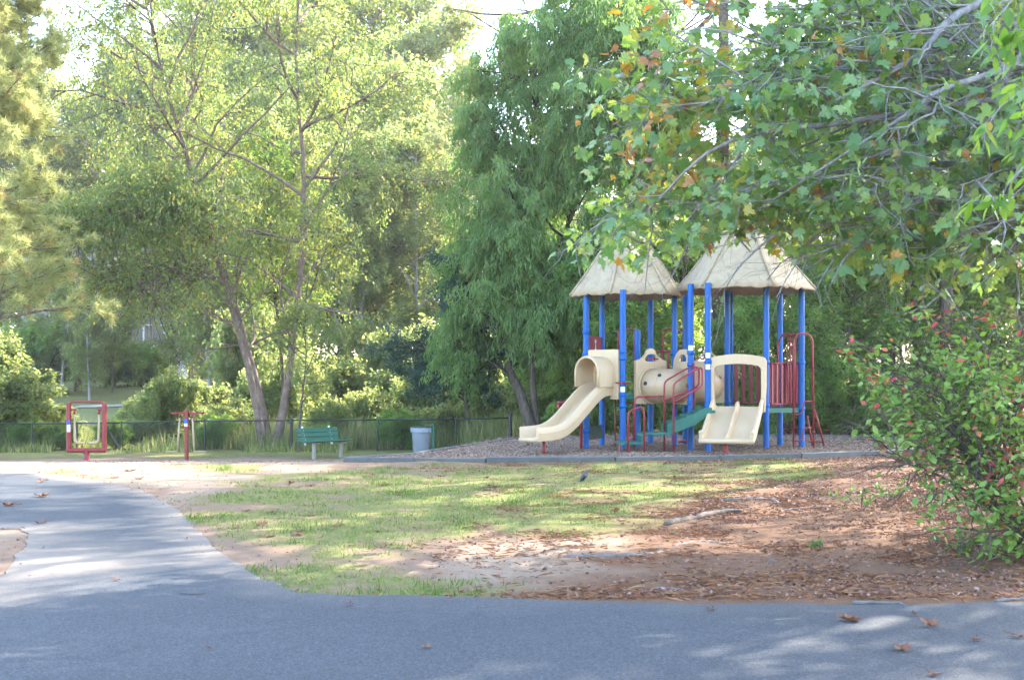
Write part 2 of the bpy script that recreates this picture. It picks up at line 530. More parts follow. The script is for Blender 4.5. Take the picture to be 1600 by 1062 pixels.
M['grass'] = rndmat('grass_blade', [(0, (0.055, 0.115, 0.018)), (0.5, (0.11, 0.18, 0.03)), (0.8, (0.20, 0.22, 0.055)), (1, (0.34, 0.28, 0.13))], 0.6, 0.4)
M['tallgrass'] = rndmat('tall_grass_blade', [(0, (0.13, 0.19, 0.05)), (0.5, (0.26, 0.30, 0.09)), (1, (0.46, 0.40, 0.20))], 0.6, 0.5)
M['deadleaf'] = rndmat('dry_brown_leaf', [(0, (0.10, 0.042, 0.026)), (0.5, (0.18, 0.080, 0.046)), (1, (0.29, 0.15, 0.09))], 0.65, 0.2)
M['deadwood'] = barkmat('dead_wood', (0.05, 0.042, 0.04), (0.16, 0.13, 0.115))
M['root'] = barkmat('grey_root', (0.085, 0.072, 0.066), (0.20, 0.175, 0.16))
M['bark_birch'] = barkmat('birch_bark', (0.085, 0.060, 0.050), (0.26, 0.19, 0.155), 0.5, 10)
M['bark_pine'] = barkmat('pine_bark', (0.07, 0.05, 0.042), (0.21, 0.15, 0.12), 0.3, 9)
M['bark_dark'] = barkmat('dark_bark', (0.045, 0.036, 0.03), (0.14, 0.11, 0.09))
M['bark_grey'] = barkmat('grey_bark', (0.14, 0.13, 0.125), (0.36, 0.34, 0.33), 0.5, 12)

M['lf_birch'] = leafmat('birch_leaf', [(0, (0.070, 0.135, 0.040)), (0.7, (0.125, 0.185, 0.055)), (1, (0.30, 0.25, 0.06))],
                        [(0, (0.20, 0.29, 0.06)), (0.7, (0.36, 0.40, 0.09)), (1, (0.62, 0.48, 0.07))], 0.5, 0.42, 0.5)
M['lf_willow'] = leafmat('willow_leaf', [(0, (0.090, 0.180, 0.055)), (0.85, (0.155, 0.240, 0.072)), (1, (0.24, 0.23, 0.06))],
                         [(0, (0.22, 0.42, 0.08)), (0.85, (0.36, 0.52, 0.10)), (1, (0.56, 0.46, 0.08))], 0.5, 0.45, 0.8)
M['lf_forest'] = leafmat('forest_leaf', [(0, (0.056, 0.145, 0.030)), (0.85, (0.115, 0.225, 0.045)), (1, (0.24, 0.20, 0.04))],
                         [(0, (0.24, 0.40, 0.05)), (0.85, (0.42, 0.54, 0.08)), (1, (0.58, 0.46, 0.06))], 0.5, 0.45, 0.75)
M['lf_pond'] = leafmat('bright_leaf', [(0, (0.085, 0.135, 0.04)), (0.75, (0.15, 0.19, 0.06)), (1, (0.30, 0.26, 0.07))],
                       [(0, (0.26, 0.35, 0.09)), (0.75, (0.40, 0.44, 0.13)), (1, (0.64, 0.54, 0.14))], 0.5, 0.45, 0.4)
M['lf_cedar'] = leafmat('cedar_leaf', [(0, (0.030, 0.072, 0.058)), (1, (0.060, 0.115, 0.085))],
                        [(0, (0.05, 0.10, 0.06)), (1, (0.09, 0.16, 0.08))], 0.3)
M['lf_pine'] = leafmat('pine_needle', [(0, (0.055, 0.10, 0.045)), (0.8, (0.10, 0.15, 0.06)), (1, (0.26, 0.15, 0.05))],
                       [(0, (0.16, 0.22, 0.05)), (0.8, (0.28, 0.30, 0.08)), (1, (0.42, 0.26, 0.08))], 0.4)
M['lf_palepine'] = leafmat('pale_pine_needle', [(0, (0.20, 0.24, 0.09)), (0.75, (0.30, 0.32, 0.13)), (1, (0.36, 0.25, 0.10))],
                           [(0, (0.46, 0.50, 0.17)), (0.75, (0.58, 0.57, 0.22)), (1, (0.52, 0.36, 0.15))], 0.45)
M['lf_maple'] = leafmat('maple_leaf', [(0, (0.060, 0.145, 0.042)), (0.4, (0.115, 0.220, 0.085)), (0.72, (0.20, 0.28, 0.065)), (0.82, (0.30, 0.21, 0.02)), (0.90, (0.38, 0.17, 0.03)), (1, (0.28, 0.11, 0.06))],
                        [(0, (0.20, 0.36, 0.05)), (0.72, (0.38, 0.48, 0.06)), (0.82, (0.60, 0.45, 0.04)), (0.90, (0.62, 0.27, 0.04)), (1, (0.40, 0.15, 0.06))], 0.38, 0.36, 0.6)
M['lf_shrub'] = leafmat('shrub_leaf', [(0, (0.115, 0.215, 0.042)), (0.70, (0.22, 0.32, 0.070)), (0.80, (0.20, 0.19, 0.07)), (0.86, (0.45, 0.17, 0.08)), (1, (0.46, 0.045, 0.10))],
                        [(0, (0.14, 0.28, 0.03)), (0.70, (0.24, 0.38, 0.04)), (0.80, (0.40, 0.25, 0.05)), (0.86, (0.60, 0.22, 0.05)), (1, (0.55, 0.06, 0.06))], 0.4, 0.45)
M['lf_weed'] = leafmat('weed_leaf', [(0, (0.03, 0.09, 0.03)), (1, (0.09, 0.17, 0.05))], [(0, (0.10, 0.22, 0.03)), (1, (0.2, 0.34, 0.05))], 0.4)
M['lf_hickory'] = leafmat('hickory_leaf', [(0, (0.05, 0.13, 0.02)), (0.85, (0.11, 0.20, 0.03)), (1, (0.40, 0.22, 0.04))],
                          [(0, (0.22, 0.42, 0.03)), (0.85, (0.34, 0.50, 0.04)), (1, (0.6, 0.35, 0.05))], 0.5)

# ------------------------------------------------------------------ the ground, road, path, mulch bed
edge_px = [(1600, 940), (1420, 945), (1250, 945), (1000, 942), (800, 935), (600, 930), (480, 927), (430, 910), (380, 885), (340, 858),
           (310, 830), (280, 800), (250, 780), (215, 765), (160, 752), (100, 743), (50, 738), (0, 737)]
edge = [G(*p) for p in edge_px]
edge = [tuple(p[:2]) for p in smooth_path([(*e, 0) for e in edge], 60)]
road_poly = [(40, 0.5), (40, 9.9), (12, 9.35)] + edge + [(-14, 23.2), (-22, 21.5), (-22, 17.2), (-12, 16.2), (-7.2, 14.6)]
road_poly += [G(0, 826), G(30, 826), G(44, 834), G(40, 850), G(24, 866), G(18, 885), G(0, 906), (-7, 9.6), (-14, 8.6), (-40, 8.3), (-40, 0.5)]
road_poly = np.array(road_poly)
# uneven broken edge
def rough_poly(poly, step, amp, seed):
    r = np.random.default_rng(seed); out = []
    p = np.asarray(poly)
    for i in range(len(p)):
        a = p[i]; b = p[(i+1) % len(p)]; L = np.hypot(*(b - a)); n = max(1, int(L / step))
        if abs(a[0]) > 14 and abs(b[0]) > 14: n = 1
        for k in range(n):
            q = a + (b - a) * k / n
            out.append(q + (r.normal(0, amp, 2) if abs(q[0]) < 14 else 0))
    return np.array(out)
road_r = rough_poly(road_poly, 0.22, 0.022, 3)

grass_polys = [[G(*p) for p in pl] for pl in (
    [(285, 798), (335, 778), (470, 748), (560, 730), (800, 727), (1050, 726), (1240, 720), (1330, 726), (1250, 748), (1090, 766), (1010, 796), (930, 826), (800, 838), (690, 850), (640, 872), (610, 898), (720, 918), (700, 927), (480, 925), (420, 905), (370, 875), (320, 835)],
    [(0, 709), (300, 711), (560, 707), (560, 714), (300, 716), (120, 715), (0, 719)],
    [(240, 731), (330, 727), (420, 729), (400, 736), (300, 741), (250, 738)],
    [(360, 752), (430, 742), (520, 738), (560, 736), (470, 756), (380, 766)],
    [(60, 738), (110, 736), (150, 742), (120, 745), (90, 743)])]
sand_polys = [[G(*p) for p in pl] for pl in (
    [(-60, 716), (200, 715), (500, 717), (600, 711), (680, 698), (640, 712), (560, 722), (470, 748), (335, 778), (285, 800), (215, 765), (100, 743), (0, 738), (-60, 738)],
    [(600, 885), (680, 852), (800, 840), (910, 846), (970, 868), (930, 892), (840, 908), (740, 922), (660, 915)],
    [(-40, 824), (46, 830), (40, 852), (26, 870), (16, 890), (-40, 910)],
    [(800, 750), (960, 745), (1000, 756), (860, 765)])]
mulch_poly = [G(540, 722), G(760, 723), G(960, 722), G(1120, 719), G(1250, 716), G(1370, 712), (9.3, 27.2), (10.2, 30.5), (8.6, 32.6), (5.6, 33.2), (2.99, 32.6), (0.9, 32.1),
              (0.0, 31.4), (-0.75, 30.6), (-1.45, 29.5), (-2.05, 27.8), (-2.55, 26.0)]

def weights(x, y):
    n1 = vnoise(x, y, 0.9, 0); n2 = vnoise(x, y, 3.1, 1); n3 = vnoise(x, y, 9, 2)
    nn = 0.55 * n1 + 0.3 * n2 + 0.15 * n3 - 0.5
    g = np.zeros(np.shape(x)); s = np.zeros(np.shape(x))
    for p in grass_polys: g = np.maximum(g, sstep(-0.45, 0.40, sdist(x, y, p) + nn * 2.4))
    for p in sand_polys: s = np.maximum(s, sstep(-0.45, 0.35, sdist(x, y, p) + nn * 1.5))
    # bare scuffs inside the lawn, and the mown lawn beyond the creek
    g = g * (1 - 0.6 * sstep(0.60, 0.82, n1 * 0.6 + n2 * 0.4) * (y < 40))
    g = g * (0.20 + 0.80 * sstep(0.35, 0.57, 0.45 * n1 + 0.35 * n2 + 0.2 * n3 + 0.06))
    far = sstep(33, 35, y) * (1 - sstep(2, 6, x))
    g = np.maximum(g, far)
    s = np.maximum(s, 0.55 * sstep(0.8, -1.2, x) * (y < 34))
    return g, s * (1 - 0.6 * g)

def axis(lo, hi, st, ext):
    core = np.arange(lo, hi + 1e-6, st)
    k = np.cumsum(st * 1.35 ** np.arange(1, 28)); k = k[k < ext]
    return np.concatenate([(lo - k)[::-1], core, hi + k])
gx = axis(-13, 9.5, 0.11, 190); gy = axis(8.0, 34, 0.11, 190)
X, Y = np.meshgrid(gx, gy)
X = X.ravel(); Y = Y.ravel()
dr = sdist(X, Y, road_r)
Zg = ground(X, Y) - 0.05 * sstep(0.0, 0.25, dr) + 0.010 * (vnoise(X, Y, 6, 1) - .5) * (dr < -0.1)
Zg = Zg + 0.03 * sstep(-0.02, -0.5, dr) * (Y < 24) * (vnoise(X, Y, 2.0, 0))
dm = sdist(X, Y, mulch_poly)
Zg = np.where(dm > 0.25, Zg - 0.05, Zg)
wg, ws = weights(X, Y)
mb = MB(); nx = len(gx); ny = len(gy)
ii = np.arange(ny - 1)[:, None] * nx + np.arange(nx - 1)[None, :]
q = np.stack([ii, ii + 1, ii + 1 + nx, ii + nx], -1).reshape(-1, 4)
mb.add(np.stack([X, Y, Zg], -1), q=q)
go = mb.build('ground', M['ground'], smooth=True, kind='structure')
for nm, w in (('grass', wg), ('sand', ws)):
    A = go.data.attributes.new(nm, 'FLOAT', 'POINT'); A.data.foreach_set('value', w.astype(np.float32))

def sheet(name, poly, step, zfun, mat, att=None, bbox=None):
    p = np.asarray(poly)
    x0, y0 = p.min(0); x1, y1 = p.max(0)
    if bbox: x0, y0, x1, y1 = max(x0, bbox[0]), max(y0, bbox[1]), min(x1, bbox[2]), min(y1, bbox[3])
    a, b = np.meshgrid(np.arange(x0, x1, step), np.arange(y0, y1, step)); a = a.ravel(); b = b.ravel()
    k = sdist(a, b, p) > step * 0.6
    pts = np.concatenate([p, np.stack([a[k], b[k]], -1)])
    n = len(p)
    vo, eo, fo, *_ = delaunay_2d_cdt([Vector(c) for c in pts], [(i, (i+1) % n) for i in range(n)], [], 1, 1e-5)
    V = np.array([[v.x, v.y] for v in vo])
    m = MB(); t = [f for f in fo if len(f) == 3]
    m.add(np.column_stack([V, zfun(V[:, 0], V[:, 1])]), t=t, a=att(V[:, 0], V[:, 1]) if att is not None else 0.0)
    return m.build(name, mat, smooth=True, kind='structure')

def road_stain(x, y):
    d = sdist(x, y, road_r)
    s = (1 - sstep(0.0, 0.5, d + (vnoise(x, y, 2.3, 0) - .5) * 0.6)) * (0.12 + 0.6 * sstep(-1.0, -3.0, x))
    t = [G(*p) for p in [(-40, 824), (60, 828), (120, 850), (160, 870), (60, 905), (-40, 912)]]
    s = np.maximum(s, 0.8 * sstep(-1.2, 0.4, sdist(x, y, t) + (vnoise(x, y, 1.1, 1) - .5) * 1.6))
    return np.clip(s, 0, 1)
sheet('road', road_r, 0.3, lambda x, y: ground(x, y) + 0.006, M['asphalt'], road_stain, (-16, 4, 12, 25))

dp = [Gz(300 + 19 * math.cos(a) * (1 + .15 * math.sin(3 * a)), 926.5 + 3.2 * math.sin(a)) for a in np.linspace(0, 6.28, 20)[:-1]]
sheet('road_patch', np.array(dp)[:, :2], 0.1, lambda x, y: ground(x, y) + 0.010, simple('dark_tar_patch', (0.022, 0.022, 0.024), 0.7, .3, 20))
mulch_r = rough_poly(mulch_poly, 0.4, 0.0, 4)
sheet('mulch_bed', mulch_r, 0.25, lambda x, y: ground(x, y) + 0.02 + 0.05 * vnoise(x, y, 1.3, 0) + 0.02 * vnoise(x, y, 5, 1), M['mulchbase'])

# border timbers round the mulch bed: each length is a part
bt = thing('playground_border', 'low weathered grey timber edging round the mulch play area', 'edging', (3, 24, 0))
P = [np.array(p) for p in mulch_poly]
k = 0
for i in range(len(P)):
    a, b = P[i], P[(i+1) % len(P)]
    L = np.hypot(*(b - a)); n = max(1, round(L / 1.8))
    for j in range(n):
        p = a + (b - a) * j / n; q = a + (b - a) * (j + 1) / n
        zz = [float(ground(*p)), float(ground(*q))]
        d = np.array([*(q - p), zz[1] - zz[0]]); l = np.linalg.norm(d); d /= l
        s = np.array([-d[1], d[0], 0]); s /= np.linalg.norm(s); u = np.cross(d, s)
        mid = np.array([*((p + q) / 2), sum(zz) / 2 + 0.0 + rng.normal(0, .006)])
        mb = MB(); mb.box(mid, (l - 0.012, 0.12, 0.20), np.stack([d, s, u], -1))
        mb.build('timber', M['border'], bt, bevel=0.012)

# ------------------------------------------------------------------ small ground cover (nobody could count it)
def scatter_kites(name, x, y, z, L, Wd, mat, tilt=0.5, rise=0.01, kind='stuff', rnd=None, parent=None, curl=0.25):
    n = len(x)
    a = rng.random(n) * 2 * np.pi
    D = np.stack([np.cos(a), np.sin(a), rng.normal(0, tilt, n)], -1); D /= np.linalg.norm(D, axis=1)[:, None]
    N = np.stack([rng.normal(0, tilt, n), rng.normal(0, tilt, n), np.ones(n)], -1)
    return kites(name, np.stack([x, y, z + rise], -1), D, N, L, Wd, rng.random(n) if rnd is None else rnd, mat, parent, curl, kind)

def kite_data(P, D, N, L, Wd, fold):
    S = np.cross(D, N); S /= np.linalg.norm(S, axis=1)[:, None] + 1e-9
    N2 = np.cross(S, D)
    L = np.broadcast_to(np.asarray(L, float), (len(P),))[:, None]; Wd = np.broadcast_to(np.asarray(Wd, float), (len(P),))[:, None]
    b = P; t = P + D * L - N2 * L * fold * 0.5
    m = P + D * L * 0.45
    l = m + S * Wd + N2 * Wd * fold; r = m - S * Wd + N2 * Wd * fold
    return np.stack([b, r, t, l], 1).reshape(-1, 3)

def kites(name, P, D, N, L, Wd, rnd, mat, parent=None, fold=0.3, kind=None):
    n = len(P)
    v = kite_data(P, D, N, L, Wd, fold)
    i = np.arange(n)[:, None] * 4
    t = np.concatenate([i + np.array([[0, 1, 2]]), i + np.array([[0, 2, 3]])])
    m = MB(); m.add(v, t=t, a=np.repeat(rnd, 4))
    return m.build(name, mat, parent, kind=kind)

def blades(name, x, y, z, H, Wd, rnd, mat, lean=0.5):
    n = len(x); a = rng.random(n) * 2 * np.pi; b = rng.random(n) * 2 * np.pi
    le = np.abs(rng.normal(0, lean, n)) * H
    base = np.stack([x, y, z], -1)
    s = np.stack([np.cos(a), np.sin(a), np.zeros(n)], -1) * (Wd * .5)[:, None]
    tip = base + np.stack([np.cos(b) * le, np.sin(b) * le, H], -1)
    v = np.stack([base - s, base + s, tip], 1).reshape(-1, 3)
    m = MB(); m.add(v, t=np.arange(3 * n).reshape(-1, 3), a=np.repeat(rnd, 3))
    return m.build(name, mat, kind='stuff')

# lawn grass
n = 420000
x = rng.uniform(-8, 8, n); y = rng.uniform(9.3, 34, n)
k = (rng.random(n) < 0.35 + 0.65 * (y < 20)) & (np.abs(x) < y * 0.43)
x, y = x[k], y[k]
g, s = weights(x, y)
dr = sdist(x, y, road_r); dmm = sdist(x, y, mulch_poly)
k = (rng.random(len(x)) < g * 0.85 - 0.06) & (dr < 0.05) & (dmm < -0.1)
x, y = x[k], y[k]; n = len(x)
dry = vnoise(x, y, 0.8, 1) * 0.5 + vnoise(x, y, 3.5, 2) * 0.3
blades('lawn_grass', x, y, ground(x, y), rng.uniform(0.018, 0.055, n), rng.uniform(0.006, 0.012, n), np.clip(rng.random(n) * 0.6 + dry - 0.15, 0, 1), M['grass'], 0.9)

# taller dark tufts
n = 120000
x = rng.uniform(-8, 6, n); y = rng.uniform(9.3, 26, n)
g, s = weights(x, y); tn = vnoise(x, y, 2.4, 1) * vnoise(x, y, 7.0, 2)
k = (rng.random(n) < g) & (tn > 0.36) & (sdist(x, y, road_r) < 0.03) & (sdist(x, y, mulch_poly) < -0.1) & (np.abs(x) < y * 0.43)
x, y = x[k], y[k]; n = len(x)
blades('grass_tufts', x, y, ground(x, y), rng.uniform(0.04, 0.10, n), rng.uniform(0.006, 0.011, n), rng.random(n) * 0.45, M['grass'], 0.7)
# leaf litter and pine straw
n = 310000
x = rng.uniform(-2.0, 10.5, n); y = rng.uniform(9.2, 26.5, n)
g, s = weights(x, y)
dens = (1 - g) * (1 - 0.8 * s) * sstep(-2.0, 1.4, x + (14 - y) * 0.02 + (vnoise(x, y, .7, 2) - .5) * 3)
k = (rng.random(n) < dens) & (sdist(x, y, road_r) < 0.02) & (sdist(x, y, mulch_poly) < -0.1) & (np.abs(x) < y * 0.46 + .7)
x, y = x[k], y[k]
h = rng.random(len(x)) < 0.27 * (1 + 1.2 * sstep(1.8, 4.2, x))
xl, yl = x[h], y[h]; xn, yn = x[~h], y[~h]
scatter_kites('leaf_litter', xl, yl, ground(xl, yl), rng.uniform(0.02, 0.054, len(xl)), rng.uniform(0.009, 0.022, len(xl)), M['litter'], 0.45, 0.012)
scatter_kites('pine_straw', xn, yn, ground(xn, yn), rng.uniform(0.08, 0.18, len(xn)), rng.uniform(0.002, 0.004, len(xn)), M['needle_litter'], 0.12, 0.012)
# thin debris over sand, lawn and path edge
n = 9000
x = rng.uniform(-9, 6, n); y = rng.uniform(9.3, 27, n)
k = (sdist(x, y, mulch_poly) < -0.1) & (sdist(x, y, road_r) < 0.35 * rng.random(n) ** 3) & (np.abs(x) < y * 0.43)
x, y = x[k], y[k]
scatter_kites('ground_debris', x, y, ground(x, y), rng.uniform(0.015, 0.05, len(x)), rng.uniform(0.006, 0.016, len(x)), M['litter'], 0.4, 0.015)
# mulch chips
n = 42000
x = rng.uniform(-3.2, 9, n); y = rng.uniform(23.8, 33, n)
k = sdist(x, y, mulch_poly) > 0.1
x, y = x[k], y[k]
scatter_kites('wood_chips', x, y, ground(x, y) + 0.02 + 0.05 * vnoise(x, y, 1.3, 0) + 0.02 * vnoise(x, y, 5, 1), rng.uniform(0.025, 0.065, len(x)), rng.uniform(0.008, 0.02, len(x)), M['chip'], 0.35, 0.008)
# tall grass along the creek bank behind the fence, forest floor leaves
n = 60000
x = rng.uniform(-22, 0.5, n); y = rng.uniform(35.4, 47, n)
k = (vnoise(x, y, 0.5, 0) > 0.3) | (y > 40)
x, y = x[k], y[k]; n = len(x)
blades('tall_bank_grass', x, y, ground(x, y), rng.uniform(0.35, 1.15, n) * sstep(35, 38.5, y) + 0.12, rng.uniform(0.02, 0.045, n), rng.random(n), M['tallgrass'], 0.35)
n = 26000
x = rng.uniform(-2, 20, n); y = rng.uniform(31.5, 48, n)
k = (sdist(x, y, mulch_poly) < -0.15)
x, y = x[k], y[k]
scatter_kites('forest_floor_leaves', x, y, ground(x, y), rng.uniform(0.06, 0.16, len(x)), rng.uniform(0.03, 0.06, len(x)), M['litter'], 0.4, 0.02)

# gravel track on the lawn across the creek
tp = [np.array([(px - 800) / F * 62, yy]) for px, yy in ((120, 61.2), (200, 62.0), (330, 62.3), (420, 62.4), (420, 63.6), (330, 63.6), (200, 63.4), (120, 62.4))]
sheet('far_track', np.array(tp), 0.8, lambda x, y: ground(x, y) + 0.04, M['concrete'])
# ------------------------------------------------------------------ trees
def rv(n, r): 
    v = r.normal(size=(n, 3)); return v / np.linalg.norm(v, axis=1)[:, None]
def nrm(v): return v / (np.linalg.norm(v, axis=-1, keepdims=True) + 1e-9)

def grow(r, P0, D0, L, nseg, wob, grav):
    """Batch of branches: (n, nseg+1, 3)."""
    P = [P0]; d = D0; L = np.broadcast_to(L, (len(P0),))[:, None]
    for s in range(nseg):
        d = nrm(d + wob * r.normal(size=d.shape) + np.array([0, 0, grav]))
        P.append(P[-1] + d * L / nseg)
    return np.stack(P, 1)

def spawn(r, P, m, t0, t1, ang, up=0.0):
    """m children per branch in P; returns start, direction, position along parent and parent index."""
    n, s, _ = P.shape
    idx = np.repeat(np.arange(n), m)
    t = t0 + (t1 - t0) * (np.tile((np.arange(m) + 0.5) / m, n) + r.uniform(-.5, .5, n * m) / m)
    f = np.clip(t, 0, .999) * (s - 1); i = f.astype(int); u = (f - i)[:, None]
    a = P[idx, i]; b = P[idx, i + 1]
    T = nrm(b - a)
    q = rv(n * m, r); q = nrm(q - T * (q * T).sum(1)[:, None])
    an = ang * (1 + 0.25 * r.normal(size=n * m))[:, None]
    D = nrm(np.cos(an) * T + np.sin(an) * q + np.array([0, 0, up]))
    return a + (b - a) * u, D, t, idx

def limbs(mb, P, R0, taper, sides):
    """All branches of a batch as tapered tubes."""
    n, s, _ = P.shape
    R0 = np.broadcast_to(R0, (n,))
    T = np.empty_like(P); T[:, 1:-1] = P[:, 2:] - P[:, :-2]; T[:, 0] = P[:, 1] - P[:, 0]; T[:, -1] = P[:, -1] - P[:, -2]
    T = nrm(T)
    ref = np.where(np.abs(T[..., 2:3]) > 0.9, np.array([1.0, 0, 0]), np.array([0, 0, 1.0]))
    U = nrm(np.cross(T, ref)); V = np.cross(T, U)
    rr = R0[:, None] * (1 - (1 - taper) * np.linspace(0, 1, s)[None, :])
    a = np.arange(sides) / sides * 2 * np.pi
    v = P[:, :, None, :] + rr[:, :, None, None] * (np.cos(a)[None, None, :, None] * U[:, :, None, :] + np.sin(a)[None, None, :, None] * V[:, :, None, :])
    b = (np.arange(n) * s * sides)[:, None, None] + (np.arange(s - 1) * sides)[None, :, None]
    k = np.arange(sides)[None, None, :]; k2 = (k + 1) % sides
    q = np.stack([b + k, b + k2, b + sides + k2, b + sides + k], -1).reshape(-1, 4)
    mb.add(v.reshape(-1, 3), q=q)

def trunk_path(pts, n=14):
    return smooth_path(pts, n)

def build_tree(name, label, cat, loc, trunks, R0, sp, bark, leaf, seed, group=None, taper=0.12):
    """trunks: list of point lists in world space (same loc). sp: parameters of the crown. -> thing > trunk, crown"""
    r = np.random.default_rng(seed)
    root = thing(name, label, cat, loc, group)
    wood = MB()
    TP = np.stack([trunk_path(t) for t in trunks])
    R0 = np.broadcast_to(R0, (len(trunks),))
    for P, r0 in zip(TP, R0):
        s = np.linspace(0, 1, len(P)); rad = r0 * (1 - (1 - taper) * s) * (1 + 0.3 * np.exp(-s * 26))
        wood.tube(P, rad, 12, caps=False)
    P1, D1, t1, i1 = spawn(r, TP, sp['n1'], sp['t0'], sp.get('t1', 1.0), sp['a1'], sp.get('up1', 0.1))
    prof = sp['prof']((t1 - sp['t0']) / (1 - sp['t0']))
    L1 = np.broadcast_to(sp['L1'], (len(trunks),))[i1] * prof * r.uniform(0.75, 1.2, len(t1))
    B1 = grow(r, P1, D1, L1, 5, sp.get('w1', 0.16), sp.get('g1', 0.03))
    limbs(wood, B1, np.minimum(R0[i1] * 0.45, L1 * 0.016 + 0.008), 0.25, 6)
    P2, D2, t2, i2 = spawn(r, B1, sp['n2'], 0.2, 1.0, sp.get('a2', 0.8), sp.get('up2', 0.05))
    L2 = sp['L2'] * (0.45 + 0.55 * prof[i2]) * (1.15 - 0.5 * t2) * r.uniform(0.7, 1.25, len(t2))
    B2 = grow(r, P2, D2, L2, 4, sp.get('w2', 0.2), sp.get('g2', 0.0))
    limbs(wood, B2, L2 * 0.012 + 0.004, 0.3, 4)
    P3, D3, t3, i3 = spawn(r, B2, sp['n3'], 0.15, 1.0, sp.get('a3', 0.8), sp.get('up3', 0.0))
    L3 = sp['L3'] * r.uniform(0.6, 1.3, len(t3))
    B3 = grow(r, P3, D3, L3, 3, 0.2, sp.get('g3', -0.1))
    if sp.get('twigs', False): limbs(wood, B3, 0.006, 0.4, 3)
    wood.build('trunk', bark, root, smooth=True)
    nl = sp['nl']; n = len(B3)
    idx = np.repeat(np.arange(n), nl); t = r.random(n * nl) * 2.999; i = t.astype(int); u = (t - i)[:, None]
    p = B3[idx, i] * (1 - u) + B3[idx, i + 1] * u
    p = p + r.normal(0, sp.get('spread', 0.06), p.shape)
    keep = np.ones(len(p), bool)
    if 'cut' in sp: keep = sp['cut'](p, r)
    p = p[keep]; idx = idx[keep]; n = len(p)
    hang = sp.get('hang', 0.3)
    D = nrm(rv(n, r) * np.array([1, 1, 0.6]) + np.array([0, 0, -hang]) + 0.3 * nrm(B3[idx, -1] - B3[idx, 0]))
    N = nrm(rv(n, r) * 0.8 + np.array([0, 0, sp.get('nup', 0.7)]))
    L = sp['leaf'] * r.uniform(0.65, 1.25, n)
    clump = np.repeat(r.random(len(B2)), sp['n3'])[idx] * 0.3 + np.repeat(np.repeat(r.random(len(B1)), sp['n2']), sp['n3'])[idx] * 0.2
    rnd = np.clip(r.random(n) * 0.5 + clump + (r.random(n) < sp.get('turn', 0.05)) * 0.5, 0, 1)
    kites('crown', p, D, N, L, L * sp['lw'], rnd, leaf, root, 0.3, kind='stuff')
    return root

def tufts(P, D, r, n, L, w):
    """Bunches of needles round each point, leaning along D."""
    m = len(P); idx = np.repeat(np.arange(m), n)
    d = nrm(rv(m * n, r) + D[idx] * 0.9)
    l = L * r.uniform(0.7, 1.15, m * n)[:, None]
    s = nrm(np.cross(d, rv(m * n, r))) * w / 2
    b = P[idx] + r.normal(0, .03, (m * n, 3))
    v = np.stack([b - s, b + s, b + d * l - np.array([0, 0, 1.0]) * l * 0.12], 1).reshape(-1, 3)
    return v, np.arange(3 * m * n).reshape(-1, 3), idx

def build_pine(name, label, cat, loc, trunk, R0, sp, bark, leaf, seed, group=None):
    r = np.random.default_rng(seed)
    root = thing(name, label, cat, loc, group)
    wood = MB()
    TP = trunk_path(trunk)[None]
    s = np.linspace(0, 1, TP.shape[1])
    wood.tube(TP[0], R0 * (1 - 0.85 * s), 12, caps=False)
    P1, D1, t1, _ = spawn(r, TP, sp['n1'], sp['t0'], 1.0, sp.get('a1', 1.35), sp.get('up1', 0.15))
    L1 = sp['L1'] * sp['prof']((t1 - sp['t0']) / (1 - sp['t0'])) * r.uniform(0.7, 1.2, len(t1))
    if 'east' in sp:
        k = D1[:, 0] > sp['east']; P1, D1, L1 = P1[k], D1[k], L1[k]
    B1 = grow(r, P1, D1, L1, 5, 0.10, sp.get('g1', 0.06))
    if 'boughs' in sp:
        B1 = np.concatenate([B1, np.stack([smooth_path(b, 6) for b in sp['boughs']])]); L1 = np.concatenate([L1, np.full(len(sp['boughs']), 6.0)])
    limbs(wood, B1, np.minimum(R0 * .4, L1 * 0.014 + 0.012), 0.25, 6)
    P2, D2, t2, i2 = spawn(r, B1, sp['n2'], 0.25, 1.0, 0.75, 0.15)
    L2 = sp['L2'] * (1.2 - .6 * t2) * r.uniform(0.6, 1.3, len(t2))
    B2 = grow(r, P2, D2, L2, 3, 0.15, 0.05)
    limbs(wood, B2, 0.012, 0.4, 4)
    wood.build('trunk', bark, root, smooth=True)
    k = sp['tn']; idx = np.repeat(np.arange(len(B2)), k); t = (1 - r.random(len(idx)) ** 1.6 * 0.8) * 2.999; i = t.astype(int); u = (t - i)[:, None]
    p = B2[idx, i] * (1 - u) + B2[idx, i+1] * u + r.normal(0, sp.get('spread', .08), (len(idx), 3))
    d = nrm(B2[idx, -1] - B2[idx, -2])
    v, tt, j = tufts(p, nrm(d + np.array([0, 0, .25])), r, sp['nn'], sp['needle'], sp['nw'])
    rnd = np.clip(r.random(len(p)) * .6 + r.random(len(B2))[idx] * .35 + (r.random(len(p)) < sp.get('brown', .04)) * .5, 0, 1)
    m = MB(); m.add(v, t=tt, a=np.repeat(rnd[j], 3))
    m.build('crown', leaf, root, kind='stuff')
    return root

dome = lambda t: 0.35 + 0.75 * np.sin(np.pi * np.clip(0.18 + 0.78 * t, 0, 1)) ** 0.8
cone = lambda t: 0.15 + 0.95 * (1 - t) ** 0.8
def ground_at(px, Y): 
    x = (px - 800) / F * Y
    return np.array([x, Y, float(ground(x, Y))])

